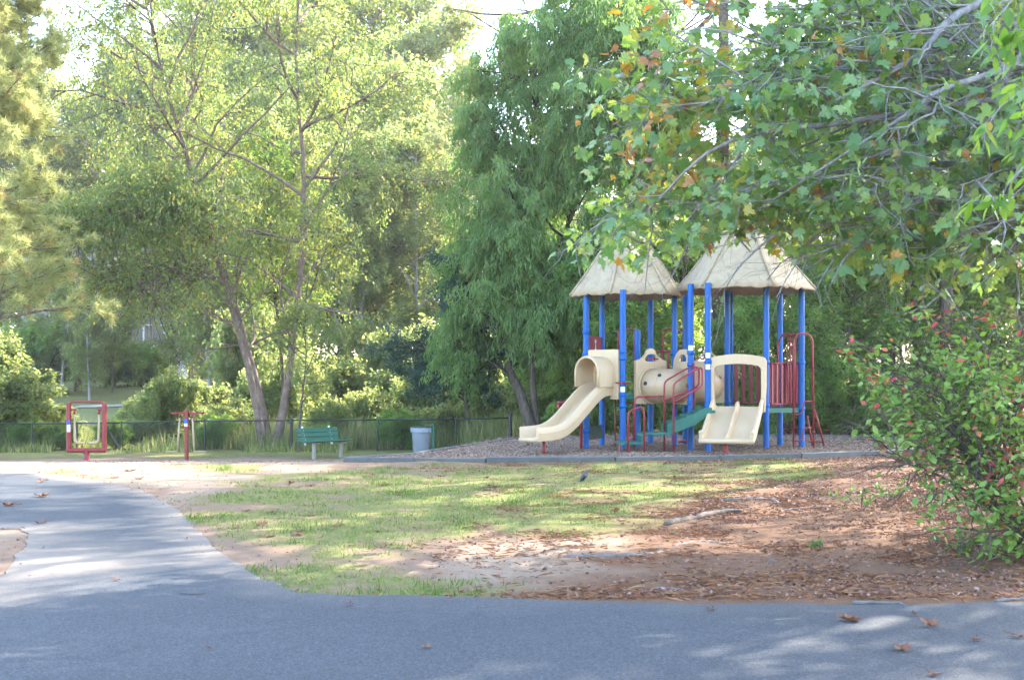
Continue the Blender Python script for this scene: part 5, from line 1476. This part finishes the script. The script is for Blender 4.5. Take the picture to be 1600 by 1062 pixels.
barrier(P10 + [.06, 0, 0], P12 - [.36, 0, 0] + [.1, 0, 0], RD + .08, RD + .96, 4, .055)
barrier(P6b, P5, LD + .05, LD + .95, 5, .05)
# activity panel high on the left tower, dark panel near the ground below it
def boardp(a, b, z0, z1, mat, name, th=.03):
    a = np.array([*a[:2], 0]); b = np.array([*b[:2], 0]); u = nrm(b - a); L = np.linalg.norm(b - a)
    m = MB(); m.box((a + b) / 2 + [0, 0, (z0 + z1) / 2], (L - .13, th, z1 - z0), np.stack([u, [-u[1], u[0], 0], [0, 0, 1.0]], -1)); return m.build(name, M[mat], play, bevel=.01)
ap = boardp(P1, P2, 2.15, 2.48, 'red', 'activity_panel')
u = nrm((P2 - P1)); nm_ = np.array([u[1], -u[0], 0]); cc = (P1 + P2) / 2 + nm_ * .03
q = MB()
q.box(cc + [0, 0, 2.20], (.12, .004, .025), np.stack([u, [-u[1], u[0], 0], [0, 0, 1.0]], -1)); q.box(cc + [0, 0, 2.27], (.05, .004, .10), np.stack([u, [-u[1], u[0], 0], [0, 0, 1.0]], -1)); q.box(cc + [0, 0, 2.37], (.09, .004, .07), np.stack([u, [-u[1], u[0], 0], [0, 0, 1.0]], -1))
q.build('white_figure', M['white'], ap)
boardp(P1, P2, .22, .52, 'darkgreen', 'ground_panel')
boardp(P1, P2, 1.30, 2.05, 'darkgreen', 'entry_panel')
# tall hooped grab rails at the back
def rail(pts, name='handrail', rad=.020, fil=.10, mat='red', parent=None):
    m = MB(); m.tube(fillet(pts, fil), rad, 8); return m.build(name, M[mat], parent or play, smooth=True)
def U(px, py, Y): return W(px, py, Y)
rail([U(966, 630, 29.0), U(966, 514, 29.0), U(991, 514, 29.2), U(991, 630, 29.2)], 'grab_hoop')
rail([U(1036, 630, 29.3), U(1036, 514, 29.3), U(1068, 514, 29.4), U(1068, 630, 29.4)], 'grab_hoop')
# hand wheel on the front post
m = MB(); an = np.linspace(0, 2 * math.pi, 25); m.tube([[P3[0] + .145 * math.cos(a), P3[1] + .145 * math.sin(a), 1.47] for a in an], .017, 8, caps=False, closed=True)
hw = m.build('hand_ring', M['red'], play, smooth=True)
for k in range(3):
    a = k * 2.09 + .5; q = MB(); q.tube([[P3[0] + .06 * math.cos(a), P3[1] + .06 * math.sin(a), 1.45], [P3[0] + .145 * math.cos(a), P3[1] + .145 * math.sin(a), 1.47]], .012, 6); q.build('spoke', M['red'], hw)
for (p, z) in ((P3, 1.33), (P8, 2.04), (P8, 1.80), (P7, 2.20)):
    a = np.linspace(-2.5, -.95, 7); q = MB(); rr_ = .0685
    v = np.array([[p[0] + rr_ * math.cos(t), p[1] + rr_ * math.sin(t), z + s * .055] for s in (-1, 1) for t in a]); q.add(v, q=[[i, i + 1, i + 8, i + 7] for i in range(6)]); q.build('sticker', M['white'], play)
# talk tube at the slide
tx = np.array([(908 - 800) / F * 27.5, 27.5])
rail([(tx[0], tx[1], GZ - .1), (tx[0], tx[1], 1.10), (tx[0] - .16, tx[1] - .05, 1.13), (tx[0] - .34, tx[1] - .10, 1.05)], 'talk_tube', .030, .12)
m = MB(); ax_ = nrm(np.array([-.86, -.25, -.30])); m.lathe([(.028, -.02), (.036, .06), (.055, .13), (.072, .17), (.074, .185), (.055, .18), (.001, .10)], (tx[0] - .34, tx[1] - .10, 1.05), 16, axis=ax_); m.build('talk_horn', M['red'], play, smooth=True)
# rung ladder behind the front post
la = np.array([(961.5 - 800) / F * 28.0, 28.0]); lb_ = np.array([(990 - 800) / F * 28.2, 28.2])
m = MB()
for p in (la, lb_): m.tube([(p[0], p[1], GZ - .1), (p[0], p[1], 1.3)], .018, 8)
ldr = m.build('rung_ladder', M['rustred'], play, smooth=True)
for z in (.22, .48, .74, 1.02): q = MB(); q.tube([(*la, z), (*lb_, z)], .014, 8); q.build('rung', M['rustred'], ldr, smooth=True)
# low red foot bar on the mulch under the tunnel
rail([U(1060, 690, 28.6), U(1082, 688, 28.6)], 'foot_bar', .03)

# --- green stairs up to the tower on the right
sx = np.array([1.0, 0.10, 0]); sx = nrm(sx); sy = np.array([-sx[1], sx[0], 0])
B0 = np.array([2.20, 26.02, 0.0])
steps = [(0.0, .46, .235), (.46, .62, .435), (1.08, .30, .66), (1.38, .30, .80)]
for i, (s, ln, z) in enumerate(steps):
    m = MB(); c = B0 + sx * (s + ln / 2) + sy * .30 + [0, 0, z]
    m.box(c, (ln + .02, .62, .055), np.stack([sx, sy, [0, 0, 1.0]], -1)); tr_ = m.build('stair_tread', M['green'], play, bevel=.012)
    z2 = steps[i + 1][2] if i < 3 else RD
    q = MB(); q.box(B0 + sx * (s + ln + .012) + sy * .30 + [0, 0, (z + z2) / 2 + .028], (.022, .60, z2 - z - .004), np.stack([sx, sy, [0, 0, 1.0]], -1)); q.build('riser', M['green'], tr_, bevel=.005)
    for j in range(7):
        h_ = MB(); h_.lathe([(.001, .003), (.010, .0025), (.011, -.002)], B0 + sx * (s + ln - .002) + sy * (.06 + .08 * j) + [0, 0, z2 - .03], 8, axis=-sx) if i in (0,) else None
        if i == 0: h_.build('grip_hole', M['white'], tr_)
for s_ in (0.0, .62):
    m = MB(); o2 = B0 + sx * .98 + sy * (s_ - .01)
    m.plate([(0, .40), (.55, .60), (.92, .86), (.92, .96), (.80, .97), (.45, .80), (0, .64)], [], o2, sx, np.array([0, 0, 1.0]), .03); m.build('stringer', M['green'], play, bevel=.008)
m = MB(); m.box(B0 + sx * 1.80 + sy * .31 + [0, 0, RD - .04], (.36, .64, .06), np.stack([sx, sy, [0, 0, 1.0]], -1)); m.build('landing', M['green'], play, bevel=.012)
for px, y_ in ((968, 26.0), (981, 26.5), (969, 26.55)):
    m = MB(); xx = (px - 800) / F * y_; m.tube([(xx, y_, GZ - .1), (xx, y_, .24)], .016, 8); m.build('stair_leg', M['red'], play, smooth=True)
Yf, Yb = 26.0, 26.62
zf = lambda py, Y: CZ + (588 - py) / F * Y
rail([U(981.6, 716, Yf), U(981.6, 645, Yf), U(988, 640, Yf), U(1004, 635, Yf), U(1006.5, 645, Yf), U(1006.5, 716, Yf)], fil=.12)
rail([U(991.5, 715, Yb), U(991.5, 620, Yb), U(1038, 619, Yb)], fil=.10)
rail([U(1038, 714, Yb), U(1038, 596, Yb), U(1074, 575, Yb + .1), U(1092, 573, Yb + .2), U(1092, 603, Yb + .2), U(1040, 625, Yb)], fil=.10)
rail([U(1052.5, 716, Yf), U(1052.5, 599, Yf), U(1085, 578, Yf + .1), U(1097.5, 573, Yf + .15), U(1097.5, 603, Yf + .15), U(1054, 628, Yf)], fil=.10)
rail([U(1084, 640, 26.75), U(1084, 569, 26.75), U(1082, 566, 26.75)], fil=.02)

# --- arched climber on the right
Yc = 27.3
cl = rail([U(1240, 708, Yc), U(1240, 530, Yc), U(1247, 521, Yc), U(1262, 521, Yc + .1), U(1269.5, 530, Yc + .1), U(1271.5, 707, Yc + .1)], 'climber', .022, .18)
rail([U(1215.5, 632, Yc + .9), U(1215.5, 535, Yc + .9), U(1222, 523, Yc + .8), U(1240, 522, Yc)], 'climber_arch', .020, .15, parent=cl)
for px in (1230.5, 1234.5, 1242.5):
    rail([U(px, 634, Yc + .5), U(px, 523, Yc + .4)], 'climber_bar', .014, parent=cl)
for y1, y2 in ((647, 626.6), (688.5, 668)):
    rail([U(1240, y1, Yc), U(1252.5, y1, Yc), U(1256.5, y2, Yc - .05), U(1270, y2, Yc + .1)], 'climber_rung', .015, .09, 'red', cl)
for a, b in (((1261, 650, 28.2), (1271, 703, 28.4)), ((1273, 641, 27.9), (1290, 704, 28.4))):
    m = MB(); m.tube([U(*a), U(*b)], .024, 8); m.build('climber_brace', M['rustred'], cl, smooth=True)
m = MB(); m.tube([U(1263, 690, 28.2), U(1285, 690, 28.3)], .014, 8); m.build('climber_rung', M['rustred'], cl)
m = MB(); m.tube([U(1262, 668, 28.2), U(1279, 668, 28.1)], .014, 8); m.build('climber_rung', M['rustred'], cl)

# ------------------------------------------------------------------ black chain-link fence
fence = thing('chain_link_fence', 'low black chain link fence with posts along the creek bank', 'fence', (-8, 36, -.6))
fx = [(-40, 36.0), (50, 36.0), (120, 36.0), (190, 36.0), (320, 36.0), (455, 36.0), (590, 36.0), (712, 36.0), (797, 36.0)]
FP = [np.array([(px - 800) / F * Y, Y]) for px, Y in fx]
zb = [float(ground(*p)) for p in FP]
topz = [CZ + (588 - t) / F * 36 for t in (662, 661.5, 661, 660, 657.5, 656, 655.5, 654.5, 652.5)]
for i, p in enumerate(FP):
    last = i == len(FP) - 1
    m = MB(); r_ = .055 if last else .024
    if i == 5: r_ = .045
    m.tube([(p[0], p[1], zb[i] - .2), (p[0], p[1], topz[i] + (.10 if last else 0))], r_, 12)
    o = m.build('post', M['black'], fence, smooth=True, auto=40)
    q = MB(); q.lathe([(r_ * 1.15, 0), (r_ * 1.2, .03), (r_ * .6, .055), (.001, .06)], (p[0], p[1], topz[i] + (.10 if last else 0) - .01), 12); q.build('cap', M['black'], o, smooth=True)
for i in range(len(FP) - 1):
    a = np.array([*FP[i], topz[i]]); b = np.array([*FP[i+1], topz[i+1]])
    m = MB(); m.tube([a, (a + b) / 2 - [0, 0, .006], b], .022, 10); m.build('top_rail', M['black'], fence, smooth=True)
    L = np.linalg.norm(b - a); n = int(L / .075); H = topz[i] - zb[i] - .04
    m = MB()
    for s in (-1, 1):
        for k in range(-int(H / .075), n + int(H / .075) + 1):
            x0, x1 = k * .075, k * .075 + s * H
            z0_, z1_ = 0.0, H
            def clip(x0, z0_, x1, z1_):
                t0, t1 = 0., 1.
                for lo, d in ((x0, x1 - x0), (L - x0, -(x1 - x0))):
                    if d > 0: t0 = max(t0, -lo / d)
                    elif d < 0: t1 = min(t1, lo / -d)
                return t0, t1
            t0, t1 = clip(x0, z0_, x1, z1_)
            if t1 - t0 < .02: continue
            u = (b - a) / L; q0 = np.array([a[0], a[1], zb[i] + .02]) + u * (x0 + (x1 - x0) * t0) + [0, s * .002, H * t0]; q1 = np.array([a[0], a[1], zb[i] + .02]) + u * (x0 + (x1 - x0) * t1) + [0, s * .002, H * t1]
            m.tube([q0, q1], .0022, 3, caps=False)
    m.build('wire_mesh', M['black'], fence, kind='stuff')

# ------------------------------------------------------------------ bench
bx, by = (511 - 800) / F * 33.0, 33.0
bz = float(ground(bx, by))
bench = thing('park_bench', 'green slatted park bench on pale legs, turned towards the play area', 'bench', (bx, by, bz))
u = np.array([math.cos(R(46)), math.sin(R(46)), 0]); f = np.array([u[1], -u[0], 0]); O = np.array([bx, by, bz]); up_ = np.array([0, 0, 1.0])
lean = nrm(np.array([*(-f[:2] * .30), 1.0]))
for k in range(3):
    c = O - f * .22 + lean * (.50 + k * .125)
    m = MB(); m.box(c, (1.32, .028, .112), np.stack([u, nrm(np.cross(lean, u)), lean], -1)); m.build('back_slat', M['benchgreen'], bench, bevel=.006)
for k in range(4):
    c = O + f * (-.16 + k * .115) + up_ * (.425 + .012 * k)
    m = MB(); m.box(c, (1.32, .10, .032), np.stack([u, f, up_], -1)); m.build('seat_slat', M['benchgreen'], bench, bevel=.006)
for s in (-1, 1):
    q = O + u * s * .43
    m = MB(); m.box(q + f * .02 + up_ * .185, (.075, .085, .44), np.stack([u, f, up_], -1)); m.build('leg', M['concrete'], bench, bevel=.01)
    m = MB(); m.box(q + f * .02 + up_ * .395, (.06, .42, .025), np.stack([u, f, up_], -1)); m.build('seat_bracket', M['concrete'], bench, bevel=.005)
    m = MB(); m.box(q - f * .245 + lean * .60, (.05, .03, .50), np.stack([u, nrm(np.cross(lean, u)), lean], -1)); m.build('back_bracket', M['metal'], bench, bevel=.005)
    for k in range(3):
        m = MB(); m.lathe([(.001, .004), (.010, .003), (.011, 0)], q - f * .22 + lean * (.50 + k * .125) + f * .016, 8, axis=f); m.build('bolt', M['metal'], bench)

# ------------------------------------------------------------------ trash can
tx, ty = (658 - 800) / F * 33.6, 33.6
tz = CZ + (588 - 706) / F * 33.6
can = thing('trash_can', 'grey plastic trash barrel held on a green post by the fence', 'trash can', (tx, ty, tz))
m = MB(); m.lathe([(.001, 0), (.205, 0), (.215, .02), (.238, .50), (.243, .52), (.27, .525), (.272, .63), (.262, .645), (.25, .64), (.235, .52), (.20, .03)], (tx, ty, tz), 28)
can_b = m.build('barrel', M['greycan'], can, smooth=True, auto=40)
m = MB(); m.lathe([(.262, 0), (.275, .012), (.262, .026), (.248, .016)], (tx, ty, tz + .64), 28); m.build('rim', M['darkgreen'], can, smooth=True)
for s in (-1, 1):
    m = MB(); m.box((tx + s * .255, ty - .07, tz + .57), (.04, .10, .12)); m.build('handle', M['greycan'], can, bevel=.012)
m = MB(); m.box((tx + .315, ty + .02, tz + .33), (.07, .07, .80)); m.build('holder_post', M['benchgreen'], can, bevel=.008)
m = MB(); m.tube([[tx + .285 * math.cos(a), ty + .285 * math.sin(a), tz + .675] for a in np.linspace(-1, 1, 12)], .012, 6); m.build('holder_ring', M['benchgreen'], can)

# ------------------------------------------------------------------ two outdoor exercise machines
Y1 = 32.0
ez = float(ground((136 - 800) / F * Y1, Y1))
w1 = thing('exercise_walker', 'red framed outdoor walker with two hanging tan foot bars', 'exercise machine', ((136 - 800) / F * Y1, Y1, ez))
gap = CZ + (588 - 714) / F * Y1 - ez
def V1(px, py, Y=Y1): return W(px, py, Y)
for xx in (107.5, 163):
    m = MB(); m.tube(fillet([V1(xx, 703), V1(xx, 634), V1(xx, 630)], .05), .062, 14); m.build('side_frame', M['rustred'], w1, smooth=True, auto=40)
m = MB(); m.tube(fillet([V1(108, 640), V1(108, 627.5), V1(163, 627.5), V1(163, 640)], .14, 8), .026, 10); m.build('top_bar', M['rustred'], w1, smooth=True)
m = MB(); m.tube([V1(105, 703), V1(165.5, 703)], .062, 14); m.build('bottom_bar', M['rustred'], w1, smooth=True, auto=40)
b_ = V1(135.5, 703); m = MB(); m.tube([[b_[0], b_[1], ez - .2], b_], .07, 14); m.build('foot_post', M['rustred'], w1, smooth=True)
for s, x0, xi, xe in ((1, 108, 116.5, 132), (-1, 163, 154.5, 138.5)):
    m = MB(); m.tube([V1(x0, 639.5), V1(xi + s * 2.5, 639.5)], .024, 8); h_ = m.build('hanger', M['rustred'], w1, smooth=True)
    m = MB(); m.tube([V1(xi, 639.5), V1(xi, 647)], .030, 8); m.build('bearing', M['rustred'], h_, smooth=True)
    m = MB(); m.tube(fillet([V1(xi, 645), V1(xi, 668), V1(xi + s * .5, 692), V1(xe, 692)], .16, 8), np.interp(np.linspace(0, 1, 21), [0, .3, .6, 1], [.022, .03, .04, .036])[:len(fillet([V1(xi, 645), V1(xi, 668), V1(xi + s * .5, 692), V1(xe, 692)], .16, 8))], 10); m.build('foot_bar', M['tanpaint'], w1, smooth=True, auto=50)
m = MB(); m.box(V1(106.8, 660, Y1 - .068), (.085, .012, .11)); m.build('blue_sticker', M['sticker_blue'], w1, bevel=.003)
m = MB(); m.box(V1(107.2, 668.5, Y1 - .068), (.085, .012, .19)); pl_ = m.build('instruction_sign', M['white'], w1, bevel=.003)
m = MB(); 
for k in range(5): m.box(V1(107.2, 664.5 + k * 1.9, Y1 - .0755), (.055 - .012 * (k % 2), .002, .008))
m.build('print', M['hole'], pl_)
Y2 = 32.2
ez2 = float(ground((291.5 - 800) / F * Y2, Y2))
w2 = thing('exercise_swing', 'single red exercise post with crossbar and two tan hanging legs', 'exercise machine', ((291.5 - 800) / F * Y2, Y2, ez2))
def V2(px, py, dy=0.0): return W(px, py, Y2 + dy)
p_ = V2(291.5, 640.5)
m = MB(); m.tube([[p_[0], p_[1], ez2 - .2], p_], .050, 14); m.build('post', M['rustred'], w2, smooth=True, auto=40)
m = MB(); m.lathe([(.052, -.02), (.054, .0), (.03, .02), (.001, .025)], p_, 14); m.build('cap', M['rustred'], w2, smooth=True)
m = MB(); m.tube(fillet([V2(267, 645.5, -.1), V2(280, 645, 0), V2(302, 645, 0), V2(318, 645, .1)], .05), .022, 8); m.build('crossbar', M['rustred'], w2, smooth=True)
for x0, x1, xf in ((281, 277.5, 259), (300.5, 303.5, 322)):
    m = MB(); m.tube([V2(x0, 645.5), V2(x0, 652)], .03, 8); m.build('bearing', M['rustred'], w2, smooth=True)
    m = MB(); m.tube([V2(x0, 650), V2((x0 + x1) / 2, 678), V2(x1, 706)], [.020, .028, .028], 8); m.build('swing_leg', M['tanpaint'], w2, smooth=True)
    c = (V2(x1, 705) + V2(xf, 705)) / 2; m = MB(); m.box(c, (abs(xf - x1) / F * Y2, .14, .022)); m.build('foot_plate', M['tanpaint'], w2, bevel=.006)
m = MB(); m.box(V2(291, 657.5) - [0, .054, 0], (.075, .012, .11)); m.build('blue_sticker', M['sticker_blue'], w2, bevel=.003)
m = MB(); m.box(V2(291, 663.5) - [0, .054, 0], (.08, .012, .075)); m.build('white_sticker', M['white'], w2, bevel=.003)
# leaning dark stake by the walker
p0 = W(166, 668, 36.6); p1 = W(193, 707, 36.6)
m = MB(); m.tube([p0, (p0 + p1) / 2, p1 - [0, 0, .05]], [.028, .04, .045], 8); tag(m.build('leaning_stake', M['deadwood'], smooth=True), 'dark leaning stake in the bushes right behind the red walker frame', 'stake')

# ------------------------------------------------------------------ grey house across the creek
HY = 84.0
hz = float(ground(-26, HY)) - .1
hx0, hx1 = (30 - 800) / F * HY, (345 - 800) / F * HY
house = thing('house', 'grey clapboard house with deck and lattice skirt beyond the creek', 'house', ((hx0 + hx1) / 2, HY, hz))
M['siding'] = simple('grey_clapboard', (0.22, 0.205, 0.18), .7, .1, 3); M['roofsh'] = simple('brown_pink_shingle', (0.24, 0.17, 0.15), .85, .25, 8); M['glass'] = simple('dark_window_glass', (0.03, 0.04, 0.05), .08, .1, spec=.8)
M['wtrim'] = simple('white_trim_paint', (0.74, 0.74, 0.72), .5, .06); M['deckwood'] = simple('brown_deck_wood', (0.20, 0.14, 0.10), .8, .25, 6)
m = MB(); m.box(((hx0 + hx1) / 2, HY + 4.2, hz + 3.6), (hx1 - hx0 - .1, 7.6, 7.2)); wall = m.build('wall', M['siding'], house)
for k in range(40):
    m = MB(); z = hz + .1 + k * .178
    v = [[hx0, HY + .36, z], [hx1, HY + .36, z], [hx1, HY + .385, z + .185], [hx0, HY + .385, z + .185], [hx0, HY + .40, z], [hx1, HY + .40, z]]
    m.add(v, q=[[0, 1, 2, 3], [0, 4, 5, 1]]); m.build('clapboard', M['siding'], wall)
ey = hz + 7.2
m = MB(); v = []
for x in (hx0 - .5, hx1 + .5): v += [[x, HY - .2, ey - .1], [x, HY + 4.2, ey + 3.0], [x, HY + 8.6, ey - .1], [x, HY + 4.2, ey + 2.75]]
m.add(v, q=[[0, 4, 5, 1], [1, 5, 6, 2], [0, 3, 7, 4], [3, 2, 6, 7], [0, 1, 2, 3], [4, 7, 6, 5]]); m.build('roof', M['roofsh'], house)
for px, py, ww, hh_ in ((92, 505, 1.1, 1.6), (105, 440, 1.0, 1.4), (235, 450, 1.2, 1.5), (270, 500, 1.1, 1.6), (305, 455, 1.0, 1.5), (60, 440, 1.0, 1.4), (262, 575, 1.0, 1.2)):
    c = W(px, py, HY + .30)
    m = MB(); m.plate([(-ww/2-.1, -hh_/2-.1), (ww/2+.1, -hh_/2-.1), (ww/2+.1, hh_/2+.1), (-ww/2-.1, hh_/2+.1)], [[(-ww/2, -hh_/2), (ww/2, -hh_/2), (ww/2, hh_/2), (-ww/2, hh_/2)]], c, (1, 0, 0), (0, 0, 1), .09); wi = m.build('window', M['wtrim'], house)
    m = MB(); m.box(c + [0, .02, 0], (ww, .02, hh_)); m.build('pane', M['glass'], wi)
    m = MB(); m.box(c, (.04, .04, hh_)); m.box(c, (ww, .042, .04)); m.build('muntin', M['wtrim'], wi)
# deck with railing, roofed porch and lattice skirt
dz = CZ + (588 - 535) / F * 80.5
dx0, dx1 = (85 - 800) / F * 81, (300 - 800) / F * 81
m = MB(); m.box(((dx0 + dx1) / 2, 82.3, dz), (dx1 - dx0, 3.8, .2)); m.build('deck', M['deckwood'], house)
for i in range(7):
    x = dx0 + (dx1 - dx0) * i / 6
    m = MB(); m.box((x, 80.45, (dz + hz) / 2 - .1), (.14, .14, dz - hz + .2)); m.build('deck_post', M['deckwood'], house)
    m = MB(); m.box((x, 80.45, dz + .6), (.10, .10, 1.0)); m.build('rail_post', M['wtrim'], house)
m = MB(); m.box(((dx0 + dx1) / 2, 80.45, dz + 1.1), (dx1 - dx0, .12, .06)); m.build('deck_rail', M['wtrim'], house)
for i in range(44):
    m = MB(); m.box((dx0 + .1 + (dx1 - dx0 - .2) * i / 43, 80.45, dz + .58), (.04, .04, .98)); m.build('baluster', M['deckwood'], house)
for i in range(6):
    if i in (2, 3): continue
    xa = dx0 + (dx1 - dx0) * i / 6 + .08; xb = dx0 + (dx1 - dx0) * (i + 1) / 6 - .08; zz0, zz1 = hz + .05, dz - .15; H = zz1 - zz0; Lx = xb - xa
    m = MB()
    for s in (-1, 1):
        for k in np.arange(-H, Lx + H, .20):
            x0, x1 = k, k + s * H; t0, t1 = 0., 1.
            for lo, d in ((x0, x1 - x0), (Lx - x0, x0 - x1)):
                if d > 0: t0 = max(t0, -lo / d)
                elif d < 0: t1 = min(t1, lo / -d)
            if t1 - t0 < .03: continue
            pa_ = np.array([xa + x0 + (x1 - x0) * t0, 80.5 + s * .012, zz0 + H * t0]); pb_ = np.array([xa + x0 + (x1 - x0) * t1, 80.5 + s * .012, zz0 + H * t1]); m.tube([pa_, pb_], .035, 4, caps=False)
    m.build('lattice_panel', M['wtrim'], house, kind='stuff')
pz = CZ + (588 - 482) / F * 80.5
for px in (122, 150): 
    x = (px - 800) / F * 80.5; m = MB(); m.box((x, 80.5, (dz + pz) / 2 + .3), (.16, .16, pz - dz)); m.build('porch_post', M['wtrim'], house)
m = MB(); m.box(((135 - 800) / F * 80.5, 81.8, pz + .2), (3.2, 3.6, .22)); m.build('porch_roof', M['wtrim'], house, bevel=.03)

# yard trees and shrubs by the house
gp = ground_at(122, 72)
build_pine('yard_cedar', 'blue grey cedar standing on the lawn right before the house', 'tree', gp, [gp, gp + [0, 0, 3], gp + [.1, 0, 6], gp + [0, 0, 9]], .26,
    dict(n1=40, t0=.22, L1=2.2, prof=lambda t: .35 + .7 * (1 - t), n2=7, L2=.8, tn=3, nn=18, needle=.22, nw=.022, a1=1.5), M['bark_pine'], M['lf_cedar'], 61)
for px, Y, sc, lb in ((165, 76, 1.5, 'dark rounded shrub under the deck of the house'), (205, 76, 1.6, 'dark shrub in the gap of the lattice skirt'), (238, 77, 1.2, 'dark shrub at the corner of the lattice skirt'), (60, 70, 2.2, 'big dark shrub at the end of the house lawn')):
    plant(protoE, 0, px, Y, sc, fr.uniform(0, 6.28), label=lb)
for i in range(0): pass
# ------------------------------------------------------------------ added haze volume that stands for lens flare and lifts the shadows
m, nt, out = newmat('glare_haze_air')
pv = nt.nodes.new('ShaderNodeVolumePrincipled'); pv.inputs['Color'].default_value = (1.0, 0.97, 0.90, 1); pv.inputs['Density'].default_value = GLARE_HAZE; pv.inputs['Anisotropy'].default_value = 0.35
nt.links.new(pv.outputs[0], out.inputs['Volume'])
hb = MB(); hb.box((0, 50, 14.0), (460, 460, 36.0)); tag(hb.build('glare_haze', m), kind='stuff')
